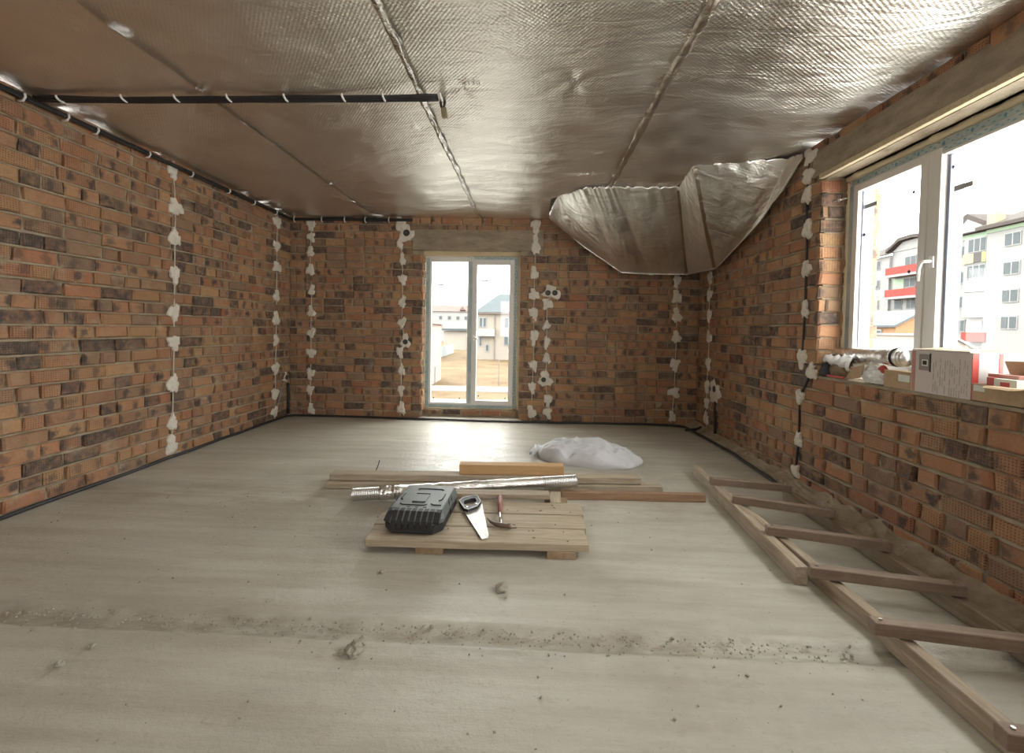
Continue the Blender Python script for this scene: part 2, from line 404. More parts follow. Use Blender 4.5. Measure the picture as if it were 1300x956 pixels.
def brick_face(parent, origin, nrm, cells, rnd, keep=300, zoff=0.0):
    """bricks of one wall face: the ones that show largest as parts named brick, the rest joined"""
    n = Vector(nrm); u = n.cross(Vector((0, 0, 1))); origin = Vector(origin); rot = Matrix((u, n, Vector((0, 0, 1)))).transposed()
    items = []
    for (a, z, L, hh) in cells:
        c = origin + u * a + Vector((0, 0, z + zoff)); q = to_px(c); size = 0
        if q and -25 < q[0] < 1325 and -25 < q[1] < 980:
            view = (c - Vector((0, 0, EYE))).normalized(); size = L * hh / q[2] ** 2 * abs(view.dot(n)) / abs(view.dot(fwd))
        items.append((size, c, L, hh))
    items.sort(key=lambda t: -t[0])
    V, Fc, UV = [], [], []
    for i, (size, c, L, hh) in enumerate(items):
        k = 's' if L > 0.185 else 'h'; idx = rnd.randrange(10); nom = 0.25 if k == 's' else 0.12
        out = rnd.gauss(0.002, 0.0055); rz = rnd.gauss(0, 0.014); ry = rnd.gauss(0, 0.010)
        M4 = Matrix.Translation(c + n * out) @ rot.to_4x4() @ Matrix.Rotation(rz, 4, 'Z') @ Matrix.Rotation(ry, 4, 'Y') @ Matrix.Diagonal((L / nom, 1, hh / 0.088, 1))
        if i < keep and size > 0:
            o = link('brick', BME[k, idx], parent); o.matrix_basis = M4
        else:
            vs, fs = TPL[k][idx]; b = len(V)
            V += [tuple(M4 @ Vector(p)) for p in vs]; Fc += [tuple(b + t for t in f) for f in fs]; UV += [(p[0] * L / nom, p[2]) for p in vs]
    if V:
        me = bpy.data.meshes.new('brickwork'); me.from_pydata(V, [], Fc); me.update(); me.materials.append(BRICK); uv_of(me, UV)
        bm = bmesh.new(); bm.from_mesh(me); bmesh.ops.recalc_face_normals(bm, faces=bm.faces); bm.to_mesh(me); bm.free()
        o = link('brickwork', me, parent); o['kind'] = 'stuff'

def mortar_wall(name, origin, nrm, u0, u1, holes, thick, z1=H, step=0.035, z0=-0.02):
    """mortar core: a rough skin just behind the brick faces, and the solid wall around the openings"""
    n = Vector(nrm); u = n.cross(Vector((0, 0, 1))); origin = Vector(origin); b = MB()
    P = lambda a, z, d: origin + u * a + Vector((0, 0, z)) + n * d
    us = sorted(set([u0, u1] + [h[0] for h in holes] + [h[1] for h in holes])); zs = sorted(set([z0, z1] + [h[2] for h in holes] + [h[3] for h in holes]))
    us = [a for a in us if u0 <= a <= u1]; zs = [a for a in zs if z0 <= a <= z1]
    def solid(a, z): return not any(h[0] < a < h[1] and h[2] < z < h[3] for h in holes)
    def fine(lst):
        r = []
        for a, c in zip(lst, lst[1:]):
            k = max(1, int(round((c - a) / step))); r += [a + (c - a) * i / k for i in range(k)]
        return r + [lst[-1]]
    fu, fz = fine(us), fine(zs); ids = {}
    vs = []; fs = []
    for i, a in enumerate(fu):
        for j, z in enumerate(fz):
            p = P(a, z, 0); d = -0.021 + 0.015 * nf(p.x, p.y, p.z, 9) + 0.008 * nf(p.x, p.y, p.z, 25)
            foot = max(0, 0.12 - z) / 0.12; d += foot * 0.02 * (0.5 + nf(p.x, p.y, p.z, 6))
            vs.append(P(a, z, d))
    nz_ = len(fz)
    for i in range(len(fu) - 1):
        for j in range(nz_ - 1):
            if solid((fu[i] + fu[i + 1]) / 2, (fz[j] + fz[j + 1]) / 2):
                fs.append((i * nz_ + j, (i + 1) * nz_ + j, (i + 1) * nz_ + j + 1, i * nz_ + j + 1))
    b.add(vs, fs)
    # bed joints: mortar squeezed out unevenly between the courses
    nb_ = int((u1 - u0) / 0.022)
    for k in range(1, int(round(z1 / CO))):
        z = k * CO; run = []
        for i in range(nb_ + 1):
            a = u0 + (u1 - u0) * i / nb_; p = P(a, z, 0); ok = not any(h[0] - .005 < a < h[1] + .005 and h[2] - .02 < z < h[3] + .02 for h in holes)
            q = 0.55 + 1.6 * nf(p.x, p.y, p.z, 5.0) + 0.8 * nf(p.x, p.y, p.z, 19); q = min(1, max(0, q)); hh = 0.0075 + 0.007 * q * (0.5 + nf(p.x, p.y, z, 23))
            run.append((ok, [P(a, z - hh - .004, -.02), P(a, z - hh * .6, -.008 + .011 * q), P(a, z + hh * .5, -.008 + .009 * q), P(a, z + hh, -.02)]))
        for (oa, ra), (ob, rb) in zip(run, run[1:]):
            if oa and ob: b.add(ra + rb, [(0, 4, 5, 1), (1, 5, 6, 2), (2, 6, 7, 3)])
    for i in range(len(us) - 1):
        for j in range(len(zs) - 1):
            if solid((us[i] + us[i + 1]) / 2, (zs[j] + zs[j + 1]) / 2):
                poly = [P(us[i], zs[j], -0.03), P(us[i + 1], zs[j], -0.03), P(us[i + 1], zs[j + 1], -0.03), P(us[i], zs[j + 1], -0.03)]
                b.prism(poly, -n * (thick - 0.03))
    o = b.obj(name, MORTAR); o['kind'] = 'structure'
    return o

WR = random.Random(11)
# left wall: u runs towards -y from the back corner
wl = mortar_wall('wall_left', (XL, YB, 0), (1, 0, 0), -0.35, YB - YR + 0.35, [], 0.4)
brick_face(wl, (XL, YB, 0), (1, 0, 0), layout(0.0, YB - YR, [], WR, start=0), WR)
# back wall: u runs towards -x from the right corner
DX0, DX1, DZ0, DZ1 = -1.47, -0.155, 0.04, 2.26
ub = lambda x: XR - x
door_hole = (ub(DX1), ub(DX0), -0.02, DZ1)
lint_hole = (ub(0.142), ub(-1.60), DZ1, 2.53)
wb = mortar_wall('wall_back', (XR, YB, 0), (0, -1, 0), -0.35, XR - XL + 0.35, [door_hole], 0.4)
brick_face(wb, (XR, YB, 0), (0, -1, 0), layout(0, XR - XL, [door_hole, lint_hole], WR, start=1, odd_header=0.55, even_header=0.35), WR)
# right wall: u runs towards +y
WY0, WY1, WZ0, WZ1 = 1.28, 3.5, 0.91, 2.41
R0, R1, RZ0, RZ1 = -1.3, -0.4, 0.9, 2.4          # unseen second opening beside the camera, added to let in more daylight
ur = lambda y: y - YR
win_hole = (ur(WY0), ur(WY1), WZ0, WZ1); side_fill_hole = (ur(R0), ur(R1), RZ0, RZ1)
lin2 = (ur(0.95), ur(3.60), WZ1, 2.63)
wr_ = mortar_wall('wall_right', (XR, YR, 0), (-1, 0, 0), -0.35, YB - YR + 0.35, [win_hole, side_fill_hole], 0.42)
brick_face(wr_, (XR, YR, 0), (-1, 0, 0), layout(0, YB - YR, [win_hole, side_fill_hole, lin2], WR, start=1, odd_header=0.7, even_header=0.3), WR)
# jambs of the window and the door
brick_face(wr_, (XR + 0.42, WY1 - 0.012, 0), (0, -1, 0), layout(0.0, 0.42, [(0, .5, 0, WZ0 + .02), (0, .5, WZ1 - .02, H)], WR, start=1), WR, keep=40)
brick_face(wb, (DX0 + 0.012, YB, 0), (1, 0, 0), [(-0.2, z, L, h) for (a, z, L, h) in []] + [(-0.075, k * CO + 0.05, 0.13, 0.088) for k in range(1, 22)], WR, keep=30)
# rear wall, behind the camera, with an unseen opening added for fill daylight
rear_hole = (2.3, 3.1, 1.0, 2.1)
wre = mortar_wall('wall_rear', (XL, YR, 0), (0, 1, 0), -0.35, XR - XL + 0.35, [rear_hole], 0.4, step=0.15)
brick_face(wre, (XL, YR, 0), (0, 1, 0), layout(0, XR - XL, [rear_hole], WR), WR)

# lintels (parts of their walls)
def lintel(parent, a, b, axis):
    mb = MB(); nn = 60
    o = mb.span(a, b).obj('lintel', LINTEL, parent)
    bm = bmesh.new(); bm.from_mesh(o.data)
    bmesh.ops.subdivide_edges(bm, edges=[e for e in bm.edges if abs((e.verts[0].co - e.verts[1].co)[axis]) > 0.5], cuts=40, use_grid_fill=True)
    bmesh.ops.subdivide_edges(bm, edges=[e for e in bm.edges if abs((e.verts[0].co - e.verts[1].co)[2]) > 0.1], cuts=4, use_grid_fill=True)
    for v in bm.verts:
        v.co += Vector((1, 1, 0.6)) * 0.005 * nf(*v.co, 7)
    for f in bm.faces: f.smooth = False
    bm.to_mesh(o.data); bm.free()
    return o
lintel(wb, (-1.60, YB - 0.008, DZ1), (0.142, YB + 0.36, 2.53), 0)
lintel(wr_, (XR - 0.010, 0.95, WZ1 + 0.03), (XR + 0.40, 3.60, 2.635), 1)
fw = MB()
for i, (xa, xb, zz) in enumerate(((XR - 0.012, XR + 0.022, 0.0), (XR + 0.026, XR + 0.13, 0.006), (XR + 0.134, XR + 0.24, 0.0))):
    o = MB().span((xa, 0.97, WZ1 + zz), (xb, 3.52, WZ1 + 0.035)).obj('formwork_board', wood('formwork_timber_%d' % i, (0.60, 0.49, 0.32), (0.42, 0.33, 0.2), 0.4), wr_, bevel=0.003)

# ------------------------------------------------------------------ floor
def floor_mesh():
    xs = list(np.arange(XL - 0.05, XR + 0.06, 0.045)); ys = list(np.arange(YR - .1, 0.9, 0.2)) + list(np.arange(0.9, 3.4, 0.0125)) + list(np.arange(3.4, YB + 0.46, 0.04))
    V = []
    for y in ys:
        for x in xs:
            h = 0.004 * nf(x, y, 0, 1.3) + 0.0016 * nf(x, y, 3, 6)
            wv = 0.012 * nf(x, 0, 5, 2.2)
            d = y - (1.735 + wv)                                   # rough band between two pours
            if abs(d) < 0.07:
                edge = 0.5 + 0.5 * math.cos(math.pi * d / 0.07)
                h += -0.015 * min(1, edge * 2.8) + 0.013 * min(1, edge * 1.6) * max(0, nf(x, y, 9, 11) + 0.35 * nf(x, y, 4, 40))
            if -0.085 < d < -0.045: h += 0.006 * max(0, 0.6 + nf(x, 0, 2, 4)) * (1 - abs(d + 0.065) / 0.02)
            h += 0.017 * min(1, max(0, (d - 0.030) / 0.004)) * (0.75 + 0.5 * nf(x, 0, 8, 3)) * max(0.0, 1 - max(0, d - 0.04) / 0.25)
            d2 = y - (1.995 + 0.6 * wv); h += -0.0035 * math.exp(-(d2 / 0.014) ** 2) * (0.6 + nf(x, 1, 0, 3))
            d3 = y - (3.10 + wv); h += -0.006 * math.exp(-(d3 / 0.02) ** 2) + 0.004 * math.exp(-((d3 + 0.05) / 0.03) ** 2) * max(0, nf(x, y, 1, 9) + .3)
            for yy in (4.02, 4.75): h += -0.004 * math.exp(-((y - yy - wv) / 0.03) ** 2)
            # mortar fillets at the foot of the walls
            l = x - XL
            if l < 0.05: h += (0.05 - l) * 0.25
            if y > YB - 0.06 and y < YB and not (DX0 < x < DX1): h += (y - YB + 0.06) * 0.3
            if y > YB - 0.10 and DX0 - .03 < x < DX1 + .03: h += min(1, (y - YB + 0.10) / 0.10) * 0.022
            V.append((x, y, h))
    nx = len(xs); Fc = [(j * nx + i, j * nx + i + 1, (j + 1) * nx + i + 1, (j + 1) * nx + i) for j in range(len(ys) - 1) for i in range(nx - 1)]
    b = MB(); b.add(V, Fc); b.span((XL - .3, YR - .3, -0.3), (XR + .35, YB + .42, -0.04))
    me = b.mesh('floor', FLOOR, True); o = link('floor', me); o['kind'] = 'structure'; return o
floor = floor_mesh()

fil = MB(); V = []; ny_ = 260
for j in range(ny_ + 1):
    y = 0.6 + (YB - 0.6) * j / ny_; wdt = 0.15 + 0.05 * nf(0, y, 1, 3) + 0.02 * nf(0, y, 5, 12); hgt = 0.062 + 0.03 * nf(1, y, 0, 3)
    for i in range(9):
        t = i / 8; V.append((XR - wdt * (1 - t), y, hgt * t ** 0.8 * (1 + 0.5 * nf(t * 3, y, 0, 8)) + 0.012 * nf(t * 4, y, 3, 22) * (t > 0) * (1.2 - t) - 0.004 * (t == 0)))
fil.add(V, [(j * 9 + i, j * 9 + i + 1, (j + 1) * 9 + i + 1, (j + 1) * 9 + i) for j in range(ny_) for i in range(8)])
fil.obj('mortar_fillet', MORTAR, wr_)

# ------------------------------------------------------------------ ceiling: slab with foil sheets stapled under it
ceil = MB().span((XL - .4, YR - .4, H + 0.06), (XR + .4, YB + .4, H + 0.3)).obj('ceiling', LINTEL); ceil['kind'] = 'structure'
HINGE = [(0.20, 5.62, 2.695), (0.26, 4.90, 2.69), (0.50, 4.62, 2.69), (0.81, 4.56, 2.69), (1.43, 4.50, 2.67), (1.37, 3.92, 2.685), (2.10, 3.81, 2.69), (2.16, 3.72, 2.69)]
def hinge_limit(x):                                   # the ceiling foil stops here; beyond it has come down
    pts = [(0.19, 5.95), (0.20, 5.0), (0.50, 4.70), (0.81, 4.64), (1.42, 4.58), (1.43, 4.0), (2.25, 3.87)]
    for (xa, ya), (xb, yb) in zip(pts, pts[1:]):
        if xa <= x <= xb: return ya + (yb - ya) * (x - xa) / (xb - xa)
    return YB + 0.02
PINCH = [(0.22, 2.66, 0.020), (-0.45, 2.75, 0.014), (0.6, 2.5, 0.012)]
def foil_h(x, y, x0, x1):
    t = (x - x0) / (x1 - x0)
    h = -0.028 * math.sin(math.pi * t) * (1 + 0.5 * nf(x, y, 1, 0.8))
    h += 0.012 * nf(x, y, 7, 1.6)
    e = min(t, 1 - t)
    h += 0.010 * math.exp(-e * 7) * nf(0, y, x0, 6)           # gathers along the seams
    h += 0.011 * nf(x * 0.6, y * 2.6, 2, 2.0) * min(1, max(0, (y - 2.6)))   # cross wrinkles towards the back
    h += 0.006 * (1 - abs(nf(x * 1.1 + .35 * y, y * 1.3, 4, 2.3)) * 3) * 0.5
    for px, py, a in PINCH:
        dx, dy = x - px, y - py; r = math.hypot(dx, dy)
        if r < 0.5:
            an = math.atan2(dy, dx); h += a * math.exp(-r * 6) * (0.5 + 0.5 * math.cos(4 * an + 1.0) + 0.5 * nf(dx, dy, 3, 6))
    return h
def foil_panel(x0, x1):
    st = 0.022; nx = int((x1 - x0) / st); ys = np.arange(YR - 0.02, YB + 0.03, st); b = MB(); V = []; Fc = []
    for y in ys:
        for i in range(nx + 1):
            x = x0 + (x1 - x0) * i / nx
            V.append((x, y, H + foil_h(x, y, x0, x1)))
    w_ = nx + 1
    for j in range(len(ys) - 1):
        for i in range(nx):
            xm = x0 + (x1 - x0) * (i + .5) / nx; ym = (ys[j] + ys[j + 1]) / 2
            if ym < hinge_limit(xm): Fc.append((j * w_ + i, j * w_ + i + 1, (j + 1) * w_ + i + 1, (j + 1) * w_ + i))
    b.add(V, Fc); me = b.mesh('foil_panel', FOIL, True); return link('foil_panel', me, ceil)
SEAMS = [XL - 0.03, -2.14, -0.72, 0.77, XR + 0.03]
for a, c in zip(SEAMS, SEAMS[1:]): foil_panel(a, c)
def seam_tape(x, width, mat, y1, rough, seed, curl=0.0):
    b = MB(); n = 260; V = []; Fc = []; m_ = 6
    for j in range(n + 1):
        y = YR + (y1 - YR) * j / n; xc = x + 0.012 * nf(y, seed, 0, 1.7) + 0.006 * nf(y, seed, 2, 9)
        wd = width * (1 + 0.5 * nf(y, seed, 5, 5))
        for i in range(m_ + 1):
            t = i / m_ - 0.5
            V.append((xc + t * wd, y, H - (0.026 if x < -2 else 0.010) - curl * (0.25 - t * t) * (1 + nf(y, seed, i * .3, 8)) - rough * abs(nf(xc * 4 + t * 3, y, seed, 14))))
    for j in range(n):
        for i in range(m_): Fc.append((j * (m_ + 1) + i, j * (m_ + 1) + i + 1, (j + 1) * (m_ + 1) + i + 1, (j + 1) * (m_ + 1) + i))
    b.add(V, Fc); return link('seam_tape', b.mesh('seam_tape', mat, True), ceil)
seam_tape(-2.14, 0.10, FOIL, YB, 0.002, 3)
seam_tape(-0.72, 0.045, DUCT_FOIL, YB, 0.012, 5, 0.03)
t3 = seam_tape(0.77, 0.055, FOIL_TAPE, 4.60, 0.006, 8, 0.03); t3['label'] = 'brown seam tape'

# small dark stamp on the foil
def text_mesh(body, size, mat, name, parent, mtx, ext=0.0005):
    c = bpy.data.curves.new(name, 'FONT'); c.body = body; c.size = size; c.extrude = ext; c.align_x = 'CENTER'; c.align_y = 'CENTER'; c.resolution_u = 2
    o = bpy.data.objects.new(name, c); COL.objects.link(o); dg = bpy.context.evaluated_depsgraph_get()
    me = bpy.data.meshes.new_from_object(o.evaluated_get(dg)); bpy.data.objects.remove(o); me.materials.clear(); me.materials.append(mat)
    o = link(name, me, parent); o.matrix_basis = mtx; return o
st_ = at(599, 110, 2, H - 0.04)
text_mesh('t13u', 0.055, INK, 'printed_mark', ceil, Matrix.Translation((st_.x, st_.y, H + foil_h(st_.x, st_.y, -0.72, 0.77) - 0.008)) @ Matrix.Rotation(math.pi, 4, 'X') @ Matrix.Rotation(0.05, 4, 'Z'))

# ------------------------------------------------------------------ the foil that has come down in the far right corner
def catmull(pts, t):
    n = len(pts) - 1; f = min(max(t, 0), 0.99999) * n; i = int(f); u = f - i
    a, b = Vector(pts[i]), Vector(pts[i + 1]); return a.lerp(b, u)
LOW = [(0.21, 5.86, 2.675), (0.66, 5.80, 2.30), (1.14, 5.76, 1.97), (1.50, 5.77, 1.955), (1.96, 5.74, 1.955), (2.07, 5.15, 1.945), (2.09, 4.25, 2.25), (2.135, 3.70, 2.63)]
def sag_sheet():
    nu, nv = 170, 64; b = MB(); V = []; Fc = []
    for i in range(nu + 1):
        t = i / nu; A = catmull(HINGE, t); B = catmull(LOW, t)
        for j in range(nv + 1):
            s = j / nv; p = A.lerp(B, s)
            belly = math.sin(math.pi * s)
            seg = t * 7; fold = abs(seg - round(seg))                # stiff between the folds, pulled tight at them
            p.z -= belly * 0.06 * (0.35 + 0.9 * math.sin(math.pi * (seg % 1)) ** 0.8)
            wv = nf(seg * 1.7, s * 1.1, 3, 1.6); w2 = nf(seg * 4.2 + s * 2.2, s * 1.5, 8, 1.5)
            w3 = nf(seg * 2.2 - s * 3.5, s * 1.2 + seg * .5, 12, 2.6)
            p.z += 0.022 * wv * belly + 0.007 * (1 - 2.2 * abs(w2)) * min(1, 3 * s * (1.15 - s)) + 0.006 * (1 - 2.5 * abs(w3)) * belly
            p.y -= 0.006 * nf(seg * 6, s * 2.5, 1, 1.3) * min(1, 4 * s)
            p.z -= 0.02 * math.exp(-s * 9) * abs(nf(seg * 7, 0, 2, 1.7)) * 2
            p.y = min(p.y, YB - 0.03); p.x = min(p.x, XR - 0.03)
            V.append(p)
    for i in range(nu):
        for j in range(nv): Fc.append((i * (nv + 1) + j, (i + 1) * (nv + 1) + j, (i + 1) * (nv + 1) + j + 1, i * (nv + 1) + j + 1))
    b.add(V, Fc); me = b.mesh('foil_sheet', FOIL_THIN, True); o = link('foil_sheet', me)
    md = o.modifiers.new('thickness', 'SOLIDIFY'); md.thickness = 0.004; md.offset = 1
    # bright curled hem along the lower edge, and two taped joints
    def strip(name, mat, pts, r): return MB().tube(pts, r, 6).obj(name, mat, o, smooth=True)
    strip('hem', DUCT_FOIL, [catmull(LOW, k / 60) + Vector((0, -.006, 0.004 * nf(k, 0, 0, .9))) for k in range(61)], [0.008 + 0.004 * nf(k, 1, 0, .7) for k in range(61)])
    for seg in (4.0, 5.0):
        i = int(round(seg / 7 * nu)); pts = [Vector(V[i * (nv + 1) + j]) + Vector((-.002, -.006, -.007)) for j in range(2, nv, 2)]
        bb = MB()
        for k in range(len(pts) - 1):
            sd = Vector((0.020, 0, 0.004)); bb.add([pts[k] - sd, pts[k] + sd, pts[k + 1] + sd, pts[k + 1] - sd], [(0, 1, 2, 3)])
        bb.obj('joint_tape', FOIL_TAPE, o)
    return tag(o, 'crumpled silver foil sheet hanging loose from the ceiling in the far right corner', 'foil sheet')
sag_sheet()

# ------------------------------------------------------------------ windows
def ring(parent, name, mat, plane, a0, a1, z0, z1, w_, d0, d1, bevel=0.004):
    """rectangular frame in the plane axis = plane (0: yz wall, 1: xz wall), from depth d0 to d1"""
    b = MB()
    def bx(aa, ab, za, zb):
        if plane == 0: b.span((d0, aa, za), (d1, ab, zb))
        else: b.span((aa, d0, za), (ab, d1, zb))
    bx(a0, a0 + w_, z0, z1); bx(a1 - w_, a1, z0, z1); bx(a0 + w_, a1 - w_, z0, z0 + w_); bx(a0 + w_, a1 - w_, z1 - w_, z1)
    return b.obj(name, mat, parent, bevel=bevel)
def slab(parent, name, mat, a, b, bevel=0.0): return MB().span(a, b).obj(name, mat, parent, bevel=bevel)
def foam_bead(parent, pts, r, seed):
    P = []; R = []
    for (a, b) in zip(pts, pts[1:]):
        a, b = Vector(a), Vector(b); n = max(4, int((b - a).length / 0.025))
        for k in range(n):
            p = a.lerp(b, k / n); P.append(p + Vector((nf(*p, 9), nf(p.y, p.z, seed, 9), nf(p.z, p.x, seed, 9))) * r * 0.5); R.append(r * (0.85 + 0.9 * abs(nf(p.x + seed, p.y, p.z, 13))))
    P.append(Vector(pts[-1])); R.append(r)
    return MB().tube(P, R, 7).obj('foam_seal', FOAM, parent, smooth=True)

win = link('window_1', None); win.location = (2.38, 2.39, WZ0); win['kind'] = 'structure'
win_w = win
def unparent_loc(o, root): o.matrix_parent_inverse = Matrix.Translation(root.location).inverted()
wparts = []
X0, X1 = 2.365, 2.435
wparts.append(ring(win, 'frame', PVC, 0, WY0 + 0.01, 3.468, WZ0 + 0.03, 2.375, 0.062, X0, X1))
wparts.append(slab(win, 'mullion', PVC, (X0 - 0.004, 2.735, WZ0 + .09), (X1, 2.80, 2.315), 0.004))
wparts.append(ring(win, 'sash', PVC, 0, 2.797, 3.412, WZ0 + 0.085, 2.32, 0.048, X0 - 0.012, X1 - 0.01))
wparts.append(slab(win, 'sash_stile', PVC, (X0 - 0.018, 2.700, WZ0 + .085), (X1 - .01, 2.745, 2.32), 0.004))
wparts.append(slab(win, 'sash_rail', PVC, (X0 - 0.012, WY0 + .065, 2.278), (X1 - .01, 2.705, 2.32), 0.004))
wparts.append(slab(win, 'sash_rail', PVC, (X0 - 0.012, WY0 + .065, WZ0 + .085), (X1 - .01, 2.705, WZ0 + .13), 0.004))
wparts.append(slab(win, 'pane', GLASS, (2.398, 2.84, WZ0 + .13), (2.402, 3.367, 2.275)))
wparts.append(slab(win, 'pane', GLASS, (2.398, WY0 + .06, WZ0 + .125), (2.402, 2.702, 2.28)))
for (ya, yb) in ((3.357, 3.366), (2.682, 2.701)):
    wparts.append(slab(win, 'gasket', GASKET, (X0 + 0.02, ya, WZ0 + .13), (X1 + .03, yb, 2.275)))
hd = slab(win, 'handle', HANDLE, (X0 - 0.030, 2.715, 1.628), (X0 - 0.016, 2.745, 1.70), 0.006); wparts.append(hd)
lv = MB().tube([(X0 - .028, 2.73, 1.668), (X0 - .062, 2.732, 1.668), (X0 - .066, 2.752, 1.664), (X0 - .064, 2.768, 1.63), (X0 - .060, 2.772, 1.555)], [0.010, 0.010, 0.011, 0.011, 0.008], 8).obj('lever', HANDLE, hd, smooth=True)
wparts.append(foam_bead(win, [(2.372, 3.488, WZ0 + .02), (2.372, 3.488, 2.37)], 0.015, 2))
wparts.append(foam_bead(win, [(2.363, 3.49, 2.396), (2.363, 1.3, 2.396)], 0.025, 6))
wparts.append(slab(win, 'head_foam', FOAM, (2.372, 1.3, 2.370), (2.425, 3.495, 2.412)))
# protective film with blue print along the head of the frame
fl = slab(win, 'protective_film', FILM, (X0 - 0.0035, 1.4, 2.330), (X0 - 0.001, 3.44, 2.370)); wparts.append(fl)
fl2 = slab(win, 'protective_film', FILM, (X0 - 0.0155, 1.4, 2.292), (X0 - 0.0135, 2.71, 2.319)); wparts.append(fl2)
fl3 = slab(win, 'protective_film', FILM, (X0 - 0.0035, 3.425, WZ0 + .1), (X0 - 0.001, 3.46, 2.33)); wparts.append(fl3)
b = MB(); rr = random.Random(4)
for k in range(70):
    y = 3.38 - k * 0.028; b.box((X0 - 0.004, y, 2.340 + 0.018 * (k % 2)), (0.001, 0.010 + 0.008 * rr.random(), 0.006))
    if k % 6 == 0: b.box((X0 - 0.004, y, 2.35), (0.001, 0.014, 0.016), Matrix.Rotation(0.78, 3, 'X'))
    if y < 2.68: b.box((X0 - 0.016, y, 2.299 + 0.012 * (k % 2)), (0.001, 0.012 + 0.006 * rr.random(), 0.005))
o = b.obj('film_print', BLUE, win); o['kind'] = 'stuff'; wparts.append(o)
for (ya, yb, za, zb, d) in ((3.24, 3.355, 2.14, 2.168, 0), (2.56, 2.668, 2.056, 2.085, 0)):
    wparts.append(MB().box((2.3955, (ya + yb) / 2, (za + zb) / 2), (0.002, yb - ya, zb - za)).obj('sticker', plain('grey_sticker', (0.30, 0.30, 0.28), 0.6), win))
for (y, z) in ((2.684, 2.20), (2.94, 2.136), (2.95, 1.637), (3.349, 1.955), (2.70, 1.70), (2.05, 1.71)):
    wparts.append(MB().box((2.3955, y, z), (0.003, 0.018, 0.018), Matrix.Rotation(0.78, 3, 'X')).obj('spacer_mark', DARK, win))
for o in wparts: unparent_loc(o, win)
unparent = None

# balcony door in the back wall
dr = link('door_1', None); dr.location = (-0.815, 6.08, 0.12); dr['kind'] = 'structure'; dparts = []
FX0, FX1, FZ0, FZ1, FY0, FY1 = -1.452, -0.192, 0.132, 2.205, 6.055, 6.125
dparts.append(ring(dr, 'frame', PVC, 1, FX0, FX1, FZ0, FZ1, 0.062, FY0, FY1))
dparts.append(slab(dr, 'mullion', PVC, (-0.862, FY0 - .004, FZ0 + .05), (-0.80, FY1, FZ1 - .05), 0.004))
dparts.append(ring(dr, 'sash', PVC, 1, -0.812, -0.238, FZ0 + 0.045, FZ1 - 0.045, 0.066, FY0 - 0.016, FY1 - 0.01))
dparts.append(ring(dr, 'glazing_bead', PVC, 1, -1.395, -0.855, FZ0 + 0.05, FZ1 - 0.05, 0.022, FY0 + 0.005, FY1 - 0.01))
dparts.append(slab(dr, 'pane', GLASS, (-1.38, 6.088, FZ0 + .06), (-0.87, 6.092, FZ1 - .06)))
dparts.append(slab(dr, 'pane', GLASS, (-0.755, 6.088, FZ0 + .10), (-0.295, 6.092, FZ1 - .10)))
hd = slab(dr, 'handle', HANDLE, (-0.795, FY0 - 0.030, 1.06), (-0.765, FY0 - 0.016, 1.14), 0.005); dparts.append(hd)
MB().tube([(-.78, FY0 - .028, 1.11), (-.78, FY0 - .062, 1.11), (-.765, FY0 - .066, 1.108), (-.735, FY0 - .066, 1.085), (-.70, FY0 - .064, 1.06)], [0.010, 0.010, 0.011, 0.011, 0.008], 8).obj('lever', HANDLE, hd, smooth=True)
for (xa, xb, za, zb) in ((FX0 + .004, FX0 + .055, FZ0 + .02, FZ1 - .02), (FX1 - .05, FX1 - .004, FZ0 + .02, FZ1 - .02), (FX0 + .06, FX1 - .06, FZ0 + .004, FZ0 + .045), (-.79, FX1 - .06, FZ1 - .04, FZ1 - .004), (-0.855, -0.815, FZ0 + .07, FZ1 - .07)):
    dparts.append(slab(dr, 'protective_film', FILM, (xa, FY0 - 0.0065, za), (xb, FY0 - 0.0045 if xb - xa != 0.04 else FY0 - 0.004, zb)))
b = MB()
for k in range(44):
    z = FZ0 + 0.08 + k * 0.045
    b.box((FX1 - 0.022 - 0.012 * (k % 2), FY0 - 0.0075, z), (0.008, 0.001, 0.018 + .01 * rr.random()))
    if k % 3 == 0: b.box((FX0 + 0.02, FY0 - 0.0075, z), (0.010, 0.001, 0.022))
for k in range(14): b.box((FX1 - 0.09 - k * 0.045, FY0 - 0.0075, FZ0 + 0.018 + .012 * (k % 2)), (0.026, 0.001, 0.006)); b.box((FX1 - 0.09 - k * 0.045, FY0 - 0.0075, FZ1 - 0.026 + .012 * (k % 2)), (0.022, 0.001, 0.006))
o = b.obj('film_print', BLUE, dr); o['kind'] = 'stuff'; dparts.append(o)
ST = plain('grey_spacer_sticker', (0.25, 0.25, 0.24), 0.6)
for (xa, xb, z) in ((-1.31, -1.212, 1.822), (-0.693, -0.596, 1.884)): dparts.append(MB().box(((xa + xb) / 2, 6.085, z), (xb - xa, 0.002, 0.022)).obj('sticker', ST, dr))
for (x, z) in ((-1.335, 2.079), (-0.955, 2.03), (-0.728, 2.045), (-0.372, 2.016), (-1.334, 0.26), (-0.972, 0.258), (-0.712, 0.297), (-0.342, 0.273)):
    dparts.append(MB().box((x, 6.085, z), (0.014, 0.003, 0.018), Matrix.Rotation(0.78, 3, 'Y')).obj('spacer_mark', DARK, dr))
dparts.append(foam_bead(dr, [(FX0 - .012, 6.05, 0.12), (FX0 - .012, 6.05, FZ1 + .012), (FX1 + .012, 6.05, FZ1 + .015), (FX1 + .014, 6.05, 0.12)], 0.015, 3))
dparts.append(foam_bead(dr, [(FX0 + .02, 6.05, FZ0 - .008), (FX1 - .02, 6.05, FZ0 - .008)], 0.012, 7))
dparts.append(slab(dr, 'head_lining', plain('lining_foam', (0.62, 0.5, 0.32), 0.9, 0, 0.6, 30), (DX0, 6.0, FZ1 - .002), (DX1, 6.13, DZ1)))
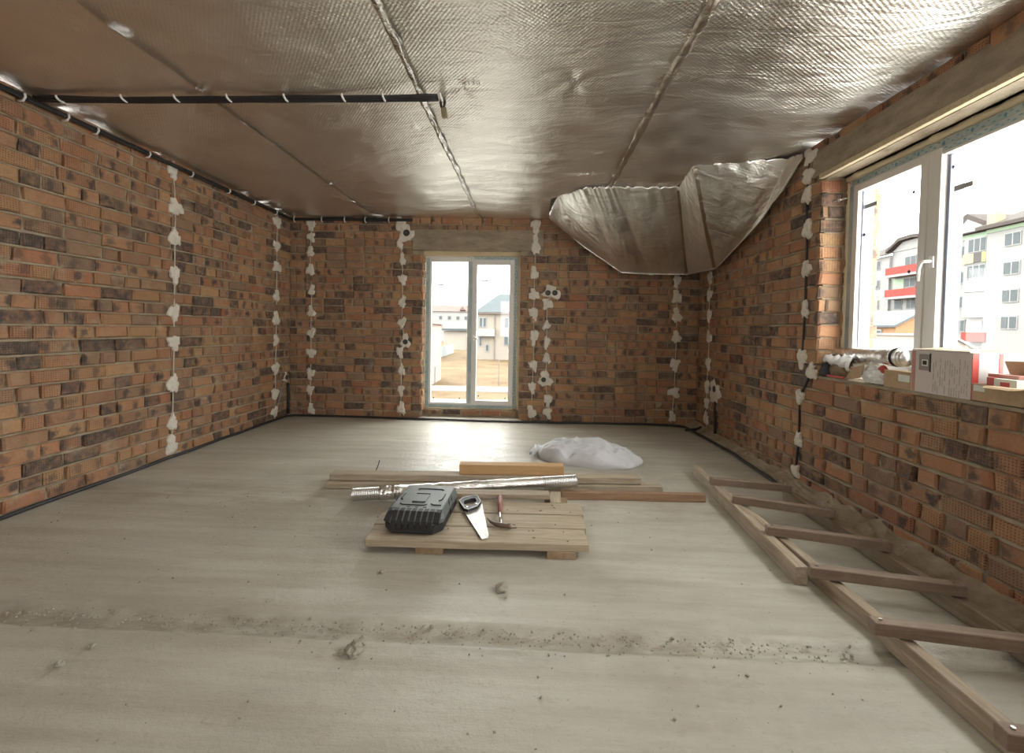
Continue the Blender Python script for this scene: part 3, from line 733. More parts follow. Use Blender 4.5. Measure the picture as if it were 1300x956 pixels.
for xa, xb in ((DX0 - .004, FX0 - .014), (FX1 + .02, DX1 + .004)): dparts.append(slab(dr, 'jamb_lining', FOAM, (xa, 6.02, 0.05), (xb, 6.12, DZ1)))
for o in dparts: unparent_loc(o, dr)
# the red bricks laid flat under the door, and the step outside them
slab(wb, 'threshold_mortar', MORTAR, (DX0, 6.0, -.02), (DX1, 6.14, .128))
xx = DX0 + 0.012
while xx < DX1 - 0.02:
    L = min(0.255, DX1 - 0.008 - xx); o = link('brick', BME['s', int(xx * 100) % 10], wb)
    o.matrix_basis = Matrix.Translation((xx + L / 2, 5.985, 0.083)) @ Matrix.Rotation(math.pi, 4, 'Z') @ Matrix.Diagonal((L / 0.25, 3.0, 0.80 / 0.95, 1)); xx += L + 0.012

# ------------------------------------------------------------------ wall cables with dabs of plaster
dabr = random.Random(21)
def dab_mesh():
    b = MB(); n = 22; rad = []
    ph = dabr.uniform(0, 6)
    for k in range(n):
        a = 2 * math.pi * k / n; r = 0.82 + 0.16 * math.sin(3 * a + ph) + dabr.uniform(-0.16, 0.2) + (0.14 if dabr.random() < .18 else 0); rad.append(r)
    V = []
    for s, h in ((1.0, -0.004), (0.93, 0.008), (0.6, 0.013 + dabr.uniform(0, .004)), (0.25, 0.014)):
        for k in range(n):
            a = 2 * math.pi * k / n; r = s * (rad[k] * s + 0.9 * (1 - s)); V.append((r * math.cos(a), h + dabr.uniform(-.002, .002), r * math.sin(a)))
    V.append((0, 0.015, 0)); Fc = []
    for q in range(3):
        for k in range(n): Fc.append((q * n + k, (q + 1) * n + k, (q + 1) * n + (k + 1) % n, q * n + (k + 1) % n))
    for k in range(n): Fc.append((3 * n + k, 4 * n, 3 * n + (k + 1) % n))
    b.add(V, Fc); me = b.mesh('plaster_dab', PLASTER, False)
    bm = bmesh.new(); bm.from_mesh(me); bmesh.ops.recalc_face_normals(bm, faces=bm.faces); bm.to_mesh(me); bm.free()
    return me
DABS = [dab_mesh() for _ in range(9)]
WALLS = {'L': (0, XL, Vector((1, 0, 0))), 'B': (1, YB, Vector((0, -1, 0))), 'R': (0, XR, Vector((-1, 0, 0)))}
def socket_box(root, wall, px, py, r, inv, holes=1):
    ax, v, n = WALLS[wall]; c = at(px, py, ax, v); u = n.cross(Vector((0, 0, 1)))
    for h in range(holes):
        cc = c + u * (0.045 * (2 * h - 1) if holes == 2 else 0) + n * 0.026
        pts = []
        b = MB(); V = []; N = 16
        for k, (rr_, dd) in enumerate(((r, -0.004), (r * 0.85, 0.002), (r * 0.72, -0.002), (0.002, -0.003))):
            for q in range(N): a = 2 * math.pi * q / N; V.append(cc + (u * math.cos(a) + Vector((0, 0, 1)) * math.sin(a)) * rr_ + n * dd)
        b.add(V, [(k * N + q, k * N + (q + 1) % N, (k + 1) * N + (q + 1) % N, (k + 1) * N + q) for k in range(3) for q in range(N)])
        o = b.obj('socket_box', plain('black_socket_box', (0.04, 0.038, 0.036), 0.5) if 'black_socket_box' not in bpy.data.materials else bpy.data.materials['black_socket_box'], root, smooth=False); o.matrix_parent_inverse = inv
def wall_cable(label, wall, spec, top=None, bottom=None, sockets=(), r=0.0055, mat=CABLE_W, scale=1.0):
    ax, v, n = WALLS[wall]; pts = [at(px, py, ax, v) for (px, py, *_) in spec]
    line = [p.copy() for p in pts]
    if top: line.insert(0, at(*top, ax, v))
    if bottom: line.append(at(*bottom, ax, v))
    root = thing('wall_cable', label, 'cable', line[-1]); inv = Matrix.Translation(root.location).inverted()
    c = MB().tube([p + n * 0.006 for p in line], r, 6).obj('cable', mat, root, smooth=True); c.matrix_parent_inverse = inv
    rot = Matrix((n.cross(Vector((0, 0, 1))), n, Vector((0, 0, 1)))).transposed().to_4x4()
    for (px, py, w_, h_), p in zip(spec, pts):
        wm = w_ * scale; hm = h_ * scale
        o = link('plaster_dab', DABS[dabr.randrange(9)], root); o.matrix_parent_inverse = inv
        o.matrix_basis = Matrix.Translation(p + n * 0.004) @ rot @ Matrix.Diagonal((wm * dabr.uniform(.9, 1.15), 1.15, hm, 1)) @ Matrix.Rotation(dabr.choice((0, math.pi)) + dabr.gauss(0, .2), 4, 'Y')
    for s_ in sockets: socket_box(root, wall, s_[0], s_[1], s_[2], inv, *(s_[3:]))
    return root
d = lambda lst, w_, h_: [(a, b, w_ * random.uniform(.85, 1.2), h_ * random.uniform(.85, 1.15)) if len(q) == 2 else q for q in lst for a, b in [q[:2]]]
wall_cable('grey cable run with pale plaster dabs on left wall, nearer of two', 'L',
           d([(219, 217), (222, 263), (221, 302), (221, 348), (220, 397), (220, 435), (219, 487), (218, 537), (217, 566)], .075, .095), (220, 200), (216, 580))
wall_cable('grey cable run with pale plaster dabs on left wall near far corner', 'L',
           d([(351.5, 282), (351, 312), (351, 339), (350.5, 376), (350, 405), (350, 432), (349, 468), (349, 500), (348, 523), (361, 479, .09, .07)], .085, .085), (352, 266), (347.5, 533), [(362, 479, 0.035)])
ld_c = MB().tube([at(px, py, 0, XL) + Vector((.02, 0, 0)) for px, py in ((363.5, 486), (364, 500), (364, 514), (363.5, 525))], 0.016, 7).obj('corner_cable', BLACK, None, smooth=True)
tag(ld_c, 'short black cable rising from the floor up the far left corner', 'cable')
wall_cable('grey cable run with pale dabs at the left end of the far brick wall', 'B',
           d([(395, 286), (395, 301), (394, 320), (394, 343), (396, 369), (395.5, 396), (395, 423), (395, 448), (394.5, 474), (394, 495), (395, 519)], .06, .08), (396, 277), (393, 524))
wall_cable('grey cable run with round junction patch at the left of the balcony door', 'B',
           d([(508, 284, .075, .10), (516, 297, .13, .13), (508, 308, .05, .1), (511, 330), (511, 355), (511, 383), (510, 410), (514.5, 434, .075, .1), (508, 447), (510, 470), (509, 495), (509.5, 519, .065, .1)], .05, .085), (509, 276), (508, 528),
           [(516.5, 296, .045), (515, 434, .035)])
wall_cable('grey cable run with white dabs directly right of the balcony door', 'B',
           d([(680, 287, .075, .11), (680, 312, .075, .14), (678.5, 347), (678, 374), (677.5, 398, .06, .11), (678, 428, .06, .12), (677, 464), (675.5, 492), (675, 523, .055, .11)], .062, .09), (681, 279), (674, 535))
wall_cable('short cable run with double socket patch at its top, second right of the door', 'B',
           d([(700, 371, .15, .10), (694.5, 386, .08, .09), (694, 413), (694, 435), (694, 455), (692, 482, .10, .11), (695.5, 508), (695, 524, .07, .09)], .06, .085), (695, 378), (694, 534),
           [(700, 372, .036, 2), (690, 482, .033)])
wall_cable('grey cable run with white plaster dabs at the right end of the far wall', 'B',
           d([(859.5, 357), (859, 377), (859, 401), (858.5, 428), (857, 463), (855.5, 498), (853, 529)], .068, .095), (860, 350), (852, 537))
rc = wall_cable('grey cable run with large socket patch on right wall by the far corner', 'R',
           d([(902, 352), (901.5, 374), (901, 401), (901, 428), (899.6, 461), (898, 490), (897.6, 511), (896.7, 531), (908, 498, .17, .15)], .07, .09), (902.5, 342), (896, 546), [(909, 494, .04)])
inv = Matrix.Translation(rc.location).inverted()
cc = MB().tube([at(px, py, 0, XR) + Vector((-.012, 0, 0)) for px, py in ((909.5, 510), (909, 522), (909.5, 538), (909, 552))], 0.016, 7).obj('drop_cable', BLACK, rc, smooth=True); cc.matrix_parent_inverse = inv
wall_cable('dark cable run with pale dabs on right wall beside the window', 'R',
           d([(1030, 199, .08, .08), (1027.5, 222, .09, .07), (1025, 249, .075, .075), (1026, 291), (1024.5, 342), (1023, 394), (1019.5, 456, .065, .10), (1031, 472, .075, .075), (1016.5, 504), (1015, 558), (1011, 598)], .058, .075), (1030, 190), (1009, 616), r=0.009, mat=BLACK)

# ------------------------------------------------------------------ black conduits
def wavy(pts, amp, seed, step=0.06):
    out = []; pts = [Vector(p) for p in pts]
    for a, b in zip(pts, pts[1:]):
        n = max(1, int((b - a).length / step))
        for k in range(n):
            p = a.lerp(b, k / n); out.append(p + Vector((nf(*p, 2.5), nf(p.y, p.x, seed, 2.5), 0.6 * nf(p.z, p.x, p.y + seed, 3))) * amp)
    return out + [pts[-1]]
cl = thing('ceiling_cable', 'pair of black cables clipped across the foil ceiling, loose connector at the end', 'cable', (-0.59, 2.757, H - .03)); inv = Matrix.Translation(cl.location).inverted()
for k in range(3):
    zz = H - 0.045 - 0.006 * k
    p0 = [(-3.20, 2.745 + .014 * k, zz), (-2.6, 2.75 + .014 * k, zz - .01), (-1.9, 2.752 + .014 * k, zz - .008), (-1.2, 2.75 + .014 * k, zz - .008), (-0.60, 2.745 + .014 * k, zz - .005)]
    o = MB().tube(wavy(p0, 0.006, k), 0.0095, 7).obj('cable', BLACK, cl, smooth=True); o.matrix_parent_inverse = inv
for px in (53, 138, 208, 277, 352, 428, 481, 556):
    p = at(px, 113, 2, H - 0.05); b = MB(); pts = [(p.x + .004 * math.sin(a), 2.759 + 0.030 * math.cos(a), H - 0.050 - 0.020 * math.sin(a)) for a in [math.pi * t / 10 - .35 for t in range(13)]]
    o = b.tube(pts, 0.0065, 6).obj('clip', CLIP, cl, smooth=True); o.matrix_parent_inverse = inv
lp = [(-0.60, 2.76, H - .05), (-0.565, 2.80, H - .06), (-0.565, 2.86, H - .075), (-0.585, 2.92, H - .11), (-0.580, 2.945, H - .155), (-0.560, 2.95, H - .165), (-0.545, 2.945, H - .15), (-0.54, 2.92, H - .09)]
o = MB().tube([at(px, py, 1, 2.9) for px, py in ((556, 113), (560, 117), (561, 124), (559.5, 131), (560.5, 136), (563, 137), (564.5, 132), (565, 122))], [.012, .012, .012, .009, .008, .008, .009, .01], 8).obj('tail', BLACK, cl, smooth=True); o.matrix_parent_inverse = inv
pc = at(564, 143.5, 1, 2.9)
o = MB().box(pc, (0.036, 0.03, 0.062), Matrix.Rotation(-0.12, 3, 'Y')).obj('connector_block', plain('brown_connector', (0.22, 0.175, 0.10), 0.5), cl, bevel=0.006); o.matrix_parent_inverse = inv

# conduits along the top of the left and back walls
tw = thing('wall_top_cable', 'bundle of black cables along the top edge of left and far brick walls', 'cable', (XL + .03, YB - .03, H - .03)); inv = Matrix.Translation(tw.location).inverted()
for k in range(2):
    p0 = [(XL + 0.028 + .014 * k, 0.6, H - 0.048 - .02 * k), (XL + 0.028 + .014 * k, YB - 0.035, H - 0.042 - .02 * k), (-1.60, YB - 0.028 - .012 * k, H - 0.042 - .016 * k)]
    o = MB().tube(wavy(p0, 0.008, 5 + k), 0.0125, 7).obj('cable', BLACK, tw, smooth=True); o.matrix_parent_inverse = inv
for (px, py, wl_) in ((28, 112, 'L'), (84, 139, 'L'), (122, 153, 'L'), (188, 186, 'L'), (243, 212, 'L'), (290, 234, 'L'), (322, 249, 'L'), (350, 262, 'L'), (374, 273, 'B'), (409, 273, 'B'), (438, 273, 'B'), (464, 273, 'B'), (494, 273, 'B')):
    if wl_ == 'L': p = at(px, py, 0, XL + 0.035); pts = [(XL + .004, p.y, H - .085), (XL + .042, p.y, H - .084), (XL + .056, p.y, H - .062), (XL + .052, p.y, H - .04)]
    else: p = at(px, py, 1, YB - 0.03); pts = [(p.x, YB - .004, H - .085), (p.x, YB - .045, H - .08), (p.x, YB - .055, H - .05), (p.x, YB - .04, H - .018), (p.x, YB - .004, H - .016)]
    o = MB().tube(pts, 0.007, 6).obj('clip', CLIP, tw, smooth=True); o.matrix_parent_inverse = inv
# conduit lying on the floor around the room
fp = [(-3.205, 0.5, .018), (-3.21, 2.5, .018), (-3.225, 3.9, .018), (-3.235, 5.2, .02), (-3.225, 5.76, .02), (-3.15, 5.82, .02), (-1.6, 5.815, .018), (-0.33, 5.775, .018), (0.9, 5.83, .018), (1.6, 5.84, .02), (1.85, 5.82, .02), (1.98, 5.72, .02), (2.0, 5.45, .02), (2.02, 5.2, .022), (2.035, 4.5, .025), (2.02, 4.0, .022), (1.995, 3.5, .02), (1.995, 2.4, .02), (1.99, 1.5, .02), (1.99, 0.8, .02)]
fc = MB().tube(wavy(fp, 0.008, 9), 0.0145, 8).obj('floor_cable', BLACK, None, smooth=True)
tag(fc, 'long black cable lying on the floor along the foot of the brick walls', 'cable')
tl = MB().tube(wavy([(1.93, 5.58, .02), (2.0, 5.56, .022), (2.08, 5.57, .03), (2.13, 5.60, .05)], 0.003, 3), 0.018, 8).obj('cable_stub', BLACK, None, smooth=True)
tag(tl, 'short black cable stub on the floor under the socket patch in the far right corner', 'cable')

# ------------------------------------------------------------------ timber
def board(name, mat, a, b, wd, th, parent=None, seed=0, rough=0.003, up_=(0, 0, 1)):
    """sawn board whose top centre line runs a -> b; local x along the board, origin at its middle"""
    a, b = Vector(a), Vector(b); L = (b - a).length; x = (b - a).normalized(); y = Vector(up_).cross(x).normalized(); z = x.cross(y)
    bm = bmesh.new(); bmesh.ops.create_cube(bm, size=1.0)
    for v in bm.verts: v.co = Vector((v.co.x * L, v.co.y * wd, (v.co.z - 0.5) * th))
    bmesh.ops.bevel(bm, geom=bm.edges[:], offset=0.003, segments=1, affect='EDGES')
    bmesh.ops.subdivide_edges(bm, edges=[e for e in bm.edges if abs((e.verts[0].co - e.verts[1].co).x) > L * 0.5], cuts=9, use_grid_fill=True)
    for v in bm.verts:
        v.co.y += rough * nf(v.co.x * 2, seed, v.co.z * 8, 1.5); v.co.z += rough * 0.6 * nf(v.co.x * 2, v.co.y * 8, seed + 7, 1.5)
        if abs(v.co.x) > L * 0.48: v.co.x += 0.006 * nf(v.co.y * 20, v.co.z * 20, seed, 1.0)
    me = bpy.data.meshes.new(name); bm.to_mesh(me); bm.free(); me.materials.append(mat)
    o = link(name, me, parent); M4 = Matrix((x, y, z)).transposed().to_4x4(); M4.translation = (a + b) / 2
    o.matrix_basis = M4
    return o

# pallet
pal = thing('pallet', 'low pallet of pale planks on the floor in front of the long boards', 'pallet', (-0.27, 2.66, 0)); inv = Matrix.Translation(pal.location).inverted()
PT = 0.082
rows = [(-0.878, 0.330, 2.435, 0.180, 0), (-0.898, 0.338, 2.634, 0.181, 1), (-0.862, 0.345, 2.834, 0.182, 2)]
for (xa, xb, y, wd, s) in rows:
    o = board('plank', W_PALLET, (xa, y - .012, PT - .004 * (s == 1)), (xb, y + .02, PT - .003 * s), wd, 0.042, pal, s); o.matrix_parent_inverse = inv
o = board('plank', W_BOARD, (-0.86, 2.965, PT + 0.035), (0.145, 3.015, PT + 0.035), 0.085, 0.034, pal, 8); o.matrix_parent_inverse = inv
for x in (-0.53, 0.185):
    o = board('bearer', wood('bearer_wood_%d' % int(x * 100), (0.40, 0.28, 0.17), (0.27, 0.17, 0.10), dirt=.3), (x, 2.355, 0.040), (x + .01, 3.07 if x < 0 else 3.14, 0.040), 0.155, 0.040, pal, x); o.matrix_parent_inverse = inv
o = board('bearer', W_PALLET, (0.185, 2.93, PT), (0.192, 3.14, PT), 0.075, 0.04, pal, 5); o.matrix_parent_inverse = inv
b = MB()
for k in range(26):
    r_ = rows[k % 3]; x = r_[0] + 0.06 + rr.random() * (r_[1] - r_[0] - .1); b.box((x, r_[2] + rr.uniform(-.07, .07), PT + .0025), (rr.uniform(.004, .02), rr.uniform(.003, .006), .003), Matrix.Rotation(rr.uniform(0, 3), 3, 'Z'))
o = b.obj('nails_and_splinters', STEEL_D, pal); o['kind'] = 'stuff'; o.matrix_parent_inverse = inv

ob = board('long_board', W_BOARD, (-1.515, 3.345, 0.102), (0.86, 3.468, 0.102), 0.105, 0.048, None, 21, 0.005)
tag(ob, 'long grey board lying on top of another board behind the foil duct', 'board')
ob = board('long_board', W_BOARD, (-1.53, 3.315, 0.050), (1.02, 3.46, 0.050), 0.12, 0.045, None, 33, 0.005)
tag(ob, 'lower long grey board on the floor, sticking out furthest to the right', 'board')
ob = board('timber_beam', W_NEW, (-0.535, 3.418, 0.178), (0.270, 3.460, 0.178), 0.088, 0.074, None, 3, 0.001)
tag(ob, 'short fresh orange pine beam lying on top of the long boards', 'beam')
ob = board('wooden_batten', W_RED, (0.235, 3.222, 0.056), (1.285, 3.262, 0.056), 0.05, 0.055, None, 5, 0.002)
tag(ob, 'reddish brown wooden batten on the floor between the pallet and the ladder', 'batten')

# flexible foil duct
du = thing('foil_duct', 'silver flexible foil duct lying across behind the black tool case', 'duct', (-0.43, 3.13, 0)); inv = Matrix.Translation(du.location).inverted()
A, B = Vector((-1.225, 3.03, 0.050)), Vector((0.352, 3.265, 0.118)); ax_ = (B - A)
def along(t): return A + ax_ * t
def rib_tube(t0, t1, r, pitch, amp, seed, name, mat, rough=0.0):
    n = int((t1 - t0) * ax_.length / pitch * 4); pts = []; rs = []
    for k in range(n + 1):
        t = t0 + (t1 - t0) * k / n; pts.append(along(t)); rs.append(r + amp * math.sin(k * math.pi / 2) + rough * nf(t * 9, seed, 0, 3))
    o = MB().tube(pts, rs, 18).obj(name, mat, du, smooth=True); o.matrix_parent_inverse = inv; return o
rib_tube(0.0, 0.125, 0.043, 0.012, 0.0025, 1, 'bare_coil', STEEL)
rib_tube(0.118, 0.185, 0.049, 0.03, 0.001, 2, 'collar', DUCT_FOIL, 0.004)
rib_tube(0.18, 0.85, 0.046, 0.010, 0.0012, 3, 'foil_sleeve', DUCT_FOIL, 0.005)
rib_tube(0.845, 1.0, 0.0455, 0.012, 0.002, 4, 'open_end', STEEL)

# ------------------------------------------------------------------ tool case
tc_ = thing('tool_case', 'black and grey plastic tool case lying flat on the pallet', 'tool case', (-0.630, 2.628, PT + .006), -0.03); tc_.scale = (0.945, 1.06, 1.0); 
def oct_loop(hx, y0, y1, c, z): return [(-hx + c, y0, z), (hx - c, y0, z), (hx, y0 + c, z), (hx, y1 - c * .6, z), (hx - c * .6, y1, z), (-hx + c * .6, y1, z), (-hx, y1 - c * .6, z), (-hx, y0 + c, z)]
def loft(loops, name, mat, bevel=0.004):
    b = MB(); n = len(loops[0]); V = [p for l in loops for p in l]
    Fc = [tuple(range(n - 1, -1, -1)), tuple((len(loops) - 1) * n + k for k in range(n))]
    for q in range(len(loops) - 1): Fc += [(q * n + k, q * n + (k + 1) % n, (q + 1) * n + (k + 1) % n, (q + 1) * n + k) for k in range(n)]
    b.add(V, Fc); return b.obj(name, mat, tc_, bevel=bevel)
loft([oct_loop(.160, -.215, .205, .045, 0), oct_loop(.176, -.224, .215, .05, .012), oct_loop(.178, -.226, .216, .05, .050)], 'lower_shell', CASE_B)
loft([oct_loop(.176, -.222, .214, .05, .052), oct_loop(.178, -.224, .215, .05, .076), oct_loop(.163, -.185, .205, .035, .110), oct_loop(.156, -.178, .198, .03, .114)], 'lid', CASE_G)
for k in range(7):                                             # ribs on the sloping front of the lid
    x = -0.108 + 0.036 * k
    b = MB(); b.prism([(x - .014, -.224, .030), (x - .014, -.232, .034), (x - .014, -.232, .074), (x - .014, -.184, .1145), (x - .014, -.150, .1165), (x - .014, -.150, .108)], (.028, 0, 0)); b.obj('rib', CASE_B, tc_, bevel=.003)
b = MB(); b.prism([(-.166, -.21, .060), (-.166, -.2275, .076), (-.152, -.186, .1115), (-.150, -.15, .1155), (-.150, -.15, .1)], (.034, 0, 0)); b.obj('front_cover', CASE_B, tc_, bevel=.002)
b = MB(); b.prism([(.126, -.2235, .060), (.126, -.2275, .076), (.126, -.186, .1115), (.126, -.15, .1155), (.126, -.15, .1)], (.036, 0, 0)); b.obj('front_cover', CASE_B, tc_, bevel=.002)
for z in (.012, .030): slab(tc_, 'groove_rib', CASE_B, (-.125, -.2265, z), (.125, -.2215, z + .008), .002)
for pts in ([(-.115, -.09), (-.10, -.105), (.035, -.105), (.05, -.09)], [(-.05, -.065), (.03, -.065)], [(-.06, .06), (.03, .06)], [(-.07, .125), (-.055, .14), (.085, .14), (.10, .125)],
            [(-.135, .06), (-.135, -.02), (-.12, -.035)], [(.125, .07), (.125, -.02), (.11, -.035)], [(.075, -.08), (.09, -.095), (.14, -.095)]):
    MB().tube([(x, y, .1148) for x, y in pts], 0.0042, 6).obj('lid_ridge', CASE_B, tc_, smooth=True)
slab(tc_, 'lid_panel', CASE_G, (-.052, -.055, .110), (.032, .05, .1175), .003)
for x in (-.05, 0, .05): slab(tc_, 'lid_slot', CASE_B, (x - .010, -.136, .1085), (x + .010, -.126, .1158), .001)
MB().prism([(-.172, -.02, .066), (-.186, -.02, .060), (-.186, -.02, .034), (-.178, -.02, .028), (-.170, -.02, .10)], (0, .07, 0)).obj('latch', STEEL, tc_, bevel=.003)
MB().prism([(.172, -.02, .066), (.186, -.02, .060), (.186, -.02, .034), (.178, -.02, .028), (.170, -.02, .10)], (0, .07, 0)).obj('latch', CASE_B, tc_, bevel=.003)
MB().tube([(-.178, -.15, .05), (-.188, -.14, .05), (-.188, -.08, .05), (-.178, -.07, .05)], .006, 8).obj('side_grip', RED, tc_, smooth=True)

# ------------------------------------------------------------------ saw and hammer
sw = thing('hand_saw', 'hand saw with black handle and worn steel blade lying on the pallet', 'saw', at(600, 655, 2, PT)); inv = Matrix.Translation(sw.location).inverted()
ps = lambda lst, z: [at(px, py, 2, z) for px, py in lst]
SZ = PT + 0.009
b = MB(); b.prism(ps([(590, 649), (612, 640), (620.5, 680), (619, 683.5), (613, 684.5)], SZ), (0, 0, .002)); o = b.obj('blade', SAWSTEEL, sw); o.matrix_parent_inverse = inv
b = MB(); tpts = ps([(590, 649), (613, 684.5)], SZ); nn = 46
for k in range(nn):
    p = tpts[0].lerp(tpts[1], k / nn); q = tpts[0].lerp(tpts[1], (k + 1) / nn); side = (q - p).cross(Vector((0, 0, 1))).normalized()
    if side.x > 0: side = -side
    b.prism([p, q, (p + q) / 2 + side * 0.006], (0, 0, .0016))
o = b.obj('teeth', STEEL, sw); o['kind'] = 'stuff'; o.matrix_parent_inverse = inv
outer = ps([(582.5, 639), (588, 635), (599, 632.5), (606, 632), (610.5, 640), (606, 646), (594, 650.5), (589, 649)], SZ)
inner = ps([(588.5, 641.5), (590, 639), (598, 636.2), (603, 635.6), (605, 639.5), (601.5, 642.5), (593.5, 645.2), (591, 645)], SZ)
def ring_prism(outer, inner, z0, z1, name, mat, bevel=.003):
    b = MB(); n = len(outer); V = [p + Vector((0, 0, z)) for z in (z0, z1) for l in (outer, inner) for p in l]; Fc = []
    for k in range(n):
        j = (k + 1) % n
        Fc += [(k, j, n + j, n + k), (2 * n + k, 3 * n + k, 3 * n + j, 2 * n + j), (k, 2 * n + k, 2 * n + j, j), (n + k, n + j, 3 * n + j, 3 * n + k)]
    b.add(V, Fc); o = b.obj(name, mat, sw, bevel=bevel); o.matrix_parent_inverse = inv; return o
ring_prism(outer, inner, -0.006, 0.018, 'handle', CASE_B)
cen = sum(outer, Vector()) / 8
ring_prism([cen + (p - cen) * 1.0 for p in outer], [cen + (p - cen) * .93 for p in outer], 0.017, 0.021, 'handle_edge', plain('pale_edge', (.55, .55, .52), .5), 0)
for px, py in ((593, 647.5), (605, 643.5)):
    o = MB().tube([at(px, py, 2, SZ) + Vector((0, 0, .012)), at(px, py, 2, SZ) + Vector((0, 0, .021))], .006, 10).obj('bolt', STEEL, sw); o.matrix_parent_inverse = inv

hm = thing('claw_hammer', 'claw hammer with faded red grip lying on the pallet right of the saw', 'hammer', at(636, 655, 2, PT)); inv = Matrix.Translation(hm.location).inverted()
def hz(px, py, z): return at(px, py, 2, PT + z)
o = MB().tube([hz(635, 631, .018), hz(635, 640, .018), hz(635.3, 650, .018)], [.017, .0155, .0145], 10).obj('grip', RED_H, hm, smooth=True); o.matrix_parent_inverse = inv
o = MB().tube([hz(635.3, 650, .018), hz(635.5, 664, .020)], [.009, .009], 8).obj('shaft', STEEL, hm, smooth=True); o.matrix_parent_inverse = inv
hp = [hz(619, 657.5, .012), hz(623, 662, .018), hz(629, 665.5, .020), hz(636, 667, .020), hz(642, 667.5, .020), hz(646, 668, .020), hz(648.5, 668, .020)]
o = MB().tube(hp, [.004, .008, .012, .014, .0125, .016, .016], 10).obj('head', STEEL_D, hm, smooth=True); o.matrix_parent_inverse = inv
for k in (1, -1):
    o = MB().tube([p + Vector((0, .008 * k, 0)) for p in hp[:3]], [.003, .006, .008], 8).obj('claw', STEEL_D, hm, smooth=True); o.matrix_parent_inverse = inv
nl = MB().tube([at(647, 670.5, 2, PT + .004), at(656, 670, 2, PT + .004)], .0035, 7).obj('nail', STEEL_D, None); tag(nl, 'rusty nail lying beside the hammer head on the pallet', 'nail')

# ------------------------------------------------------------------ ladder
ld = thing('wooden_ladder', 'rough wooden ladder lying on the floor along the right wall', 'ladder', (1.6, 2.4, 0)); inv = Matrix.Translation(ld.location).inverted()
def lb(name, mat, a, b_, wd, th, seed, rough=.003):
    o = board(name, mat, a, b_, wd, th, ld, seed, rough); o.matrix_parent_inverse = inv; return o
lb('rail', W_LADDER, (1.430, 3.86, 0.093), (1.343, 2.20, 0.093), 0.055, 0.092, 2)
lb('rail', W_LADDER, (1.435, 3.25, 0.083), (1.437, 0.35, 0.083), 0.050, 0.082, 4)
lb('rail', W_RAIL2, (1.905, 3.34, 0.083), (1.895, 0.35, 0.083), 0.055, 0.080, 6)
for k, (xa, ya, xb, yb) in enumerate(((1.36, 3.375, 1.885, 3.255), (1.37, 3.015, 1.905, 2.82), (1.355, 2.56, 1.915, 2.405), (1.33, 2.125, 1.925, 2.01), (1.325, 1.735, 1.925, 1.65), (1.33, 1.27, 1.92, 1.20), (1.34, 0.83, 1.93, 0.78))):
    r_ = lb('rung', W_RUNG, (xa, ya, 0.142), (xb, yb, 0.142), 0.048, 0.050, 10 + k, .002)
    for xq in (0.05, 0.93):
        p = Vector((xa, ya, .143)).lerp(Vector((xb, yb, .143)), xq); o = MB().tube([p, p + Vector((0, 0, .004))], .006, 8).obj('nail_head', STEEL, ld); o.matrix_parent_inverse = inv

# ------------------------------------------------------------------ white sack on the floor
def sack():
    bm = bmesh.new(); bmesh.ops.create_icosphere(bm, subdivisions=6, radius=1)
    for v in bm.verts:
        x, y, z = v.co; ang = math.atan2(y, x)
        sx = 0.50 * (1 + 0.10 * nf(math.cos(ang), math.sin(ang), 3, 1.6)); sy = 0.27 * (1 + 0.16 * nf(math.cos(ang), math.sin(ang), 9, 2.0))
        sq = lambda t, e: math.copysign(abs(t) ** e, t)
        X, Y = sx * sq(x, .85), sy * sq(y, .85)
        hprof = 0.125 * (1 - 0.55 * max(0, x) ** 1.5) * (1 - 0.15 * max(0, -x) ** 3)
        Z = max(z, -0.25) * hprof
        if z > -0.2:
            rid = 1 - abs(nf(X * 1.0 + Y * 2.4, Y * 1.2 - X * .5, 2, 4.2)) * 2.6; r2 = 1 - abs(nf(X * 3 - Y * 1.5, Y * 4, 6, 3.1)) * 2.4
            Z += (0.026 * rid + 0.020 * r2 + 0.03 * nf(X, Y, 1, 3.2) + 0.010 * (1 - 2.6 * abs(nf(X * 2, Y * 5, 3, 5.5)))) * max(0, z + .2) ** .5
        e = abs(x)
        if e > 0.8: Y *= 1 - 0.45 * (e - .8) / .2
        v.co = (X, Y, Z + 0.25 * hprof)
    for f in bm.faces: f.smooth = True
    me = bpy.data.meshes.new('sack'); bm.to_mesh(me); bm.free(); me.materials.append(SACK)
    o = link('sack', me); o.location = (0.555, 4.22, 0.0); o.rotation_euler = (0, 0, -0.20)
    t = MB(); pts = []
    for k in range(9): pts.append((-0.47 - .012 * k, 0.10 + .05 * math.sin(k * 1.3) - .012 * k, .055 + .02 * math.sin(k * 2.1) - .004 * k))
    b = MB(); V = []; Fc = []
    for i in range(9):
        for j in range(11):
            a = j / 10 - .5; s_ = i / 8
            V.append((-0.43 - 0.11 * s_, a * (0.16 + .20 * s_) + .05, 0.055 + 0.035 * math.cos(a * 3) * (1 - s_) + 0.018 * math.sin(j * 2.4 + i) * (0.3 + s_) - .012 * s_))
    for i in range(8):
        for j in range(10): Fc.append((i * 11 + j, (i + 1) * 11 + j, (i + 1) * 11 + j + 1, i * 11 + j + 1))
    b.add(V, Fc); nk = b.obj('open_end', SACK, o, smooth=True); md = nk.modifiers.new('t', 'SOLIDIFY'); md.thickness = .003
    return tag(o, 'crumpled white sack lying flat on the floor behind the long boards', 'sack')
sack()

